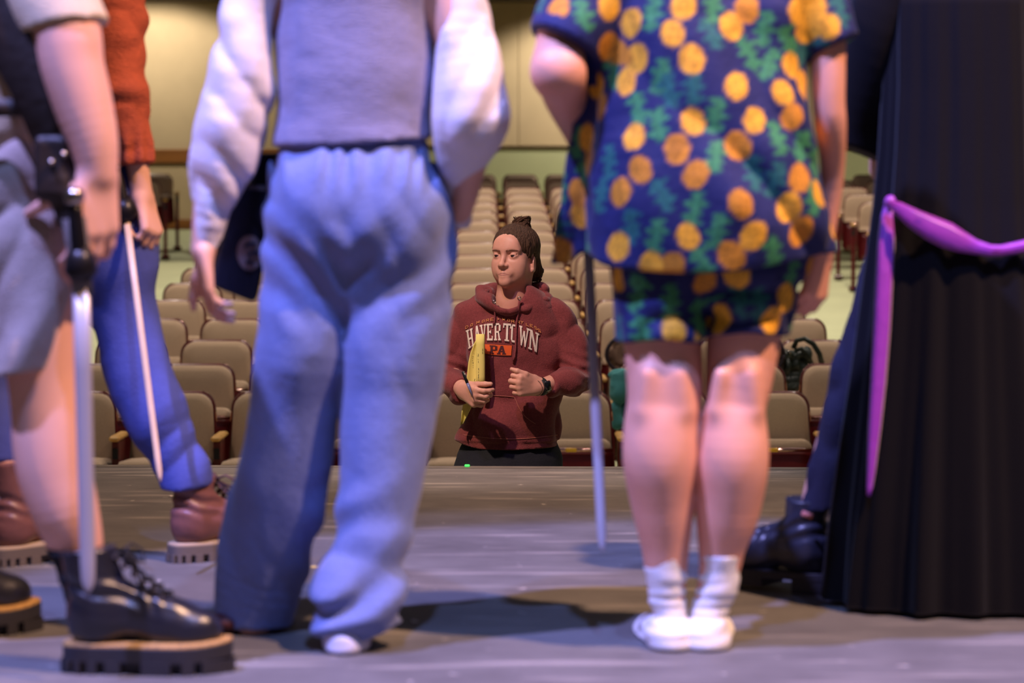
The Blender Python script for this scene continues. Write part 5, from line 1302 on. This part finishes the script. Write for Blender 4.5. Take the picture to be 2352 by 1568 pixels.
# notepad with curled yellow pages, and pen
YPAD = mat('yellow_paper', rgb(238, 222, 120), .75, var=.03, vscale=6); INK = mat('ink', rgb(40, 42, 60), .8)
np_ = empty('notepad', H(1080, 975, -.22), 'yellow lined notepad with curled pages held in front of the maroon hoodie', 'notepad')
left = [(1095, 778, -.150), (1088, 792, -.150), (1081, 810, -.150), (1076, 832, -.147), (1073, 860, -.145), (1071, 890, -.142), (1066, 918, -.140), (1061, 945, -.138), (1058, 976, -.136)]
right = [(1104, 772, -.160), (1104, 795, -.160), (1104, 820, -.160), (1104, 845, -.158), (1103, 868, -.156), (1098, 892, -.150), (1090, 915, -.148), (1080, 940, -.144), (1064, 972, -.138)]
def sheet(off):
    V = []; n = 10
    for a, b in zip(left, right):
        for j in range(n):
            t = j/(n-1); p = H(lerp(a[0], b[0], t), lerp(a[1], b[1], t), lerp(a[2], b[2], t)+.012*math.sin(t*PI)+off); V.append(p)
    return V, [(i*n+j, i*n+j+1, (i+1)*n+j+1, (i+1)*n+j) for i in range(len(left)-1) for j in range(n-1)]
for k_, (nm, off) in enumerate((('page', 0.0), ('page', .0045), ('backing', .009))):
    V_, F_ = sheet(off); o = mesh_obj(nm, V_, F_, YPAD if k_ < 2 else mat('grey_board', rgb(150, 140, 110), .8), np_)
    md = o.modifiers.new('thick', 'SOLIDIFY'); md.thickness = .0025; md.offset = 0
rp = MB()
cyl = [(1103, 767, -.168), (1103, 790, -.171), (1104, 830, -.172), (1104, 865, -.170), (1104, 889, -.168)]
P = [H(*c) for c in cyl]; R = []
for p in P:
    R.append([p+Vector((.0155*math.cos(a)*(1.0), -.011*math.sin(a)*(1-.25*i/22)-.001, 0)) for i, a in enumerate([lerp(-.2, 1.75*PI, q/21) for q in range(22)])])
nR = len(R[0]); V_ = [p for r in R for p in r]; F_ = [(i*nR+j, i*nR+j+1, (i+1)*nR+j+1, (i+1)*nR+j) for i in range(len(R)-1) for j in range(nR-1)]
o = mesh_obj('rolled_page', V_, F_, YPAD, np_); md = o.modifiers.new('thick', 'SOLIDIFY'); md.thickness = .0012
pgv, pgf = sheet(0.0); ptree = BVHTree.FromPolygons([tuple(p) for p in pgv], pgf)
ctree = BVHTree.FromPolygons([tuple(p) for p in V_], F_)
ink = MB(); rr = random.Random(9)
def on2(px, py):
    o = Vector((0, 0, CAMZ)); d = (at(px, py, 8)-o).normalized(); best = None
    for t in (ptree, ctree):
        q = t.ray_cast(o, d)
        if q[0] is not None and (best is None or q[3] < best[1]): best = (q[0], q[3])
    return None if best is None else best[0]-d*.0022
def squig(x, y0, y1):
    pts = []; y = y0
    while y < y1:
        p = on2(x+rr.uniform(-.8, .8), y); y += rr.uniform(.9, 1.6)
        if p is not None: pts.append(p)
        if rr.random() < .25:
            if len(pts) > 1: ink.tube(pts, .0006, 4)
            pts = []; y += 2
    if len(pts) > 1: ink.tube(pts, .0006, 4)
for x, y0, y1 in ((1108, 797, 812), (1098, 812, 836), (1099, 845, 874), (1089, 805, 815), (1086, 818, 845), (1090, 866, 880), (1091, 884, 896)): squig(x, y0, y1)
ink.build('handwriting', INK, np_, smooth=False)
pe = empty('pen', H(1078, 897, -.22), 'black pen standing between fingers beside the yellow notepad', 'pen')
p0, p1 = H(1063, 853, -.27), H(1080, 896, -.285)
MB().tube([p0, p0.lerp(p1, .05), p0.lerp(p1, .5), p0.lerp(p1, .62)], [.0035, .0052, .0055, .0055], 10).build('barrel', mat('black_plastic', rgb(18, 18, 20), .25), pe)
MB().tube([p0.lerp(p1, .62), p0.lerp(p1, .9), p1, p1+(p1-p0).normalized()*.02], [.0050, .0048, .003, .001], 10).build('grip', mat('blue_grey_plastic', rgb(120, 126, 168), .25), pe)
MB().tube([p0+Vector((.004, -.005, 0)), p0.lerp(p1, .4)+Vector((.004, -.006, 0))], .0014, 6).build('clip', STEEL, pe)

# ================================================================== belongings on the seats, bits on the stage
bpk = empty('backpack', at(1838, 910, 13.6), 'dark green leather backpack with looped straps dumped on a seat', 'bag')
BG = mat('dark_green_leather', rgb(40, 48, 40), .35, bump=.3, bscale=30, spec=.55)
def K(px, py, dy=0.0): return at(px, py, 13.60+dy)
S = SDF(*bounds([K(1770, 770, -.1), K(1900, 920, .15)], .06), .007)
S.ell(K(1822, 848, .02), (.10, .07, .11), .03); S.ell(K(1820, 882, .0), (.09, .08, .08), .03); S.cone(K(1800, 822, -.03), K(1850, 812, -.03), .035, .03, .03)
S.cut(lambda X, Y_, Z: -.212-Z)
S.disp(many(fold(.014, (14, 14, 14), 2, True), fold(.008, (24, 20, 24), 5)), .05); S.build('body', BG, bpk)
mb = MB(); mb.tube([K(1822, 800, -.03), K(1830, 782, -.04), K(1848, 778, -.045), K(1868, 790, -.05), K(1882, 812, -.05), K(1888, 836, -.04)], .016, 8, ((0, 1, 0), .45)); mb.build('strap', BG, bpk)
mb = MB(); mb.tube([K(1826, 806, -.04), K(1842, 800, -.06), K(1856, 815, -.065), K(1866, 840, -.05)], .014, 8, ((0, 1, 0), .45)); mb.build('strap', BG, bpk)
mb = MB(); mb.tube([K(1806, 812, -.06), K(1812, 840, -.085), K(1806, 862, -.085)], .013, 8, ((0, 1, 0), .45)); mb.build('strap', BG, bpk)
MB().tube([K(1810, 805, -.075), K(1816, 812, -.078)], .008, 8).build('buckle', STEEL, bpk)
CAN = mat('brown_canvas', rgb(128, 100, 84), .9, bump=.3, bscale=60, var=.15, vscale=10); RIM = mat('dark_braid', rgb(44, 32, 40), .7, bump=.4, bscale=60)
for cx, w_, lab in ((1445, 52, 'round brown canvas bag with dark braided rim left of the bare knees'), (1750, 50, 'round brown canvas bag with dark braided rim right of the bare knees')):
    b = empty('bag', at(cx, 912, 13.58), lab, 'bag'); T_ = lambda px, py, dy=0.0: at(px, py, 13.56+dy)
    S = SDF(*bounds([T_(cx-w_, 760, -.08), T_(cx+w_, 920, .1)], .06), .007); S.ell(T_(cx, 814), (w_/390*.95, .055, .108), .02); S.ell(T_(cx, 876, .01), (w_/390*.8, .07, .10), .03); S.cut(lambda X, Y_, Z: -.212-Z)
    S.disp(many(fold(.010, (16, 16, 16), 3, True), fold(.006, (24, 24, 24), 1)), .04); S.build('body', CAN, b)
    MB().tube([T_(cx+w_*math.cos(a), 814+44*math.sin(a), -.045) for a in [2*PI*i/28 for i in range(29)]], .012, 8).build('rim', RIM, b)
    MB().tube([T_(cx-12, 772, -.03), T_(cx-16, 758, -.02), T_(cx-6, 748, -.02), T_(cx+8, 752, -.02), T_(cx+12, 772, -.03)], .007, 8).build('handle', RIM, b)
jk = empty('jacket', at(1425, 960, 12.6), 'teal jacket bundled over a seat arm beside the bare left calf', 'clothing')
TEA = mat('teal_fleece', rgb(70, 142, 144), .9, bump=.3, bscale=60, sheen=.3)
def J(px, py, dy=0.0): return at(px, py, 12.55+dy)
S = SDF(*bounds([J(1390, 840, -.1), J(1500, 970, .12)], .06), .006); S.chain([(J(1412, 862), .030), (J(1425, 885), .045), (J(1440, 920), .05), (J(1445, 960), .045)], .02); S.chain([(J(1418, 890, -.04), .03), (J(1416, 930, -.045), .028), (J(1424, 965, -.04), .026)], .015)
S.chain([(J(1440, 870), .05), (J(1475, 920), .06)], .03)
S.disp(many(fold(.012, (18, 18, 10), 3, True), fold(.006, (30, 26, 26), 1)), .04); S.build('fleece', TEA, jk)
MB().tube([J(1428, 872, -.052), J(1437, 884, -.058)], .010, 8, ((0, 1, 0), .4)).build('stripe', mat('pale_yellow_cloth', rgb(206, 214, 150), .8), jk)
# chips and tape on the boards
def chip(px, py, sx, sy, rot, m, name, lab, cat, group=None):
    y = F*CAMZ/1.0; o = Vector((0, 0, CAMZ)); d = at(px, py, 5)-o; p = o+d*(-(CAMZ-.0)/d.z); c = empty(name, p, lab, cat, group)
    a = [p+Matrix.Rotation(rot, 3, 'Z') @ Vector((x*sx/2, y_*sy/2, 0)) for x, y_ in ((-1, -.8), (.7, -1), (1, .6), (-.5, 1))]
    MB().rings([[q+Vector((0, 0, z)) for q in a] for z in (.0006, .003)]).build('scrap', m, c, smooth=False)
GRT = mat('green_glow_tape', rgb(60, 230, 90), .5, emit=.9)
lp_ = at(1073, 1075, YE(-.14)-.01); gt = empty('tape', Vector((lp_.x, lp_.y, .002)), 'small green glow tape mark on the stage edge below the hoodie', 'tape')
MB().box((lp_.x, lp_.y, .0045), (.017, .022, .006), bevel=.002).build('strip', GRT, gt, smooth=False)
PAP = mat('yellow_scrap', rgb(226, 206, 120), .8)
chip(722, 1303, .018, .014, .2, PAP, 'paper_scrap', 'tiny yellow scrap on the boards between the trouser legs', 'scrap')
for i, (x, y) in enumerate(((74, 1376), (1478, 1168), (392, 1140), (952, 1428))): chip(x, y, .020, .010, i*.7, mat('white_scrap', rgb(206, 204, 204), .8), 'paper_scrap', 'tiny pale scrap on the boards '+('at the left edge, near the black boot', 'right of the pineapple actor sword', 'beside the blue trouser cuff', 'right of the white sock under wide trousers')[i], 'scrap', 'pale scraps on the boards')
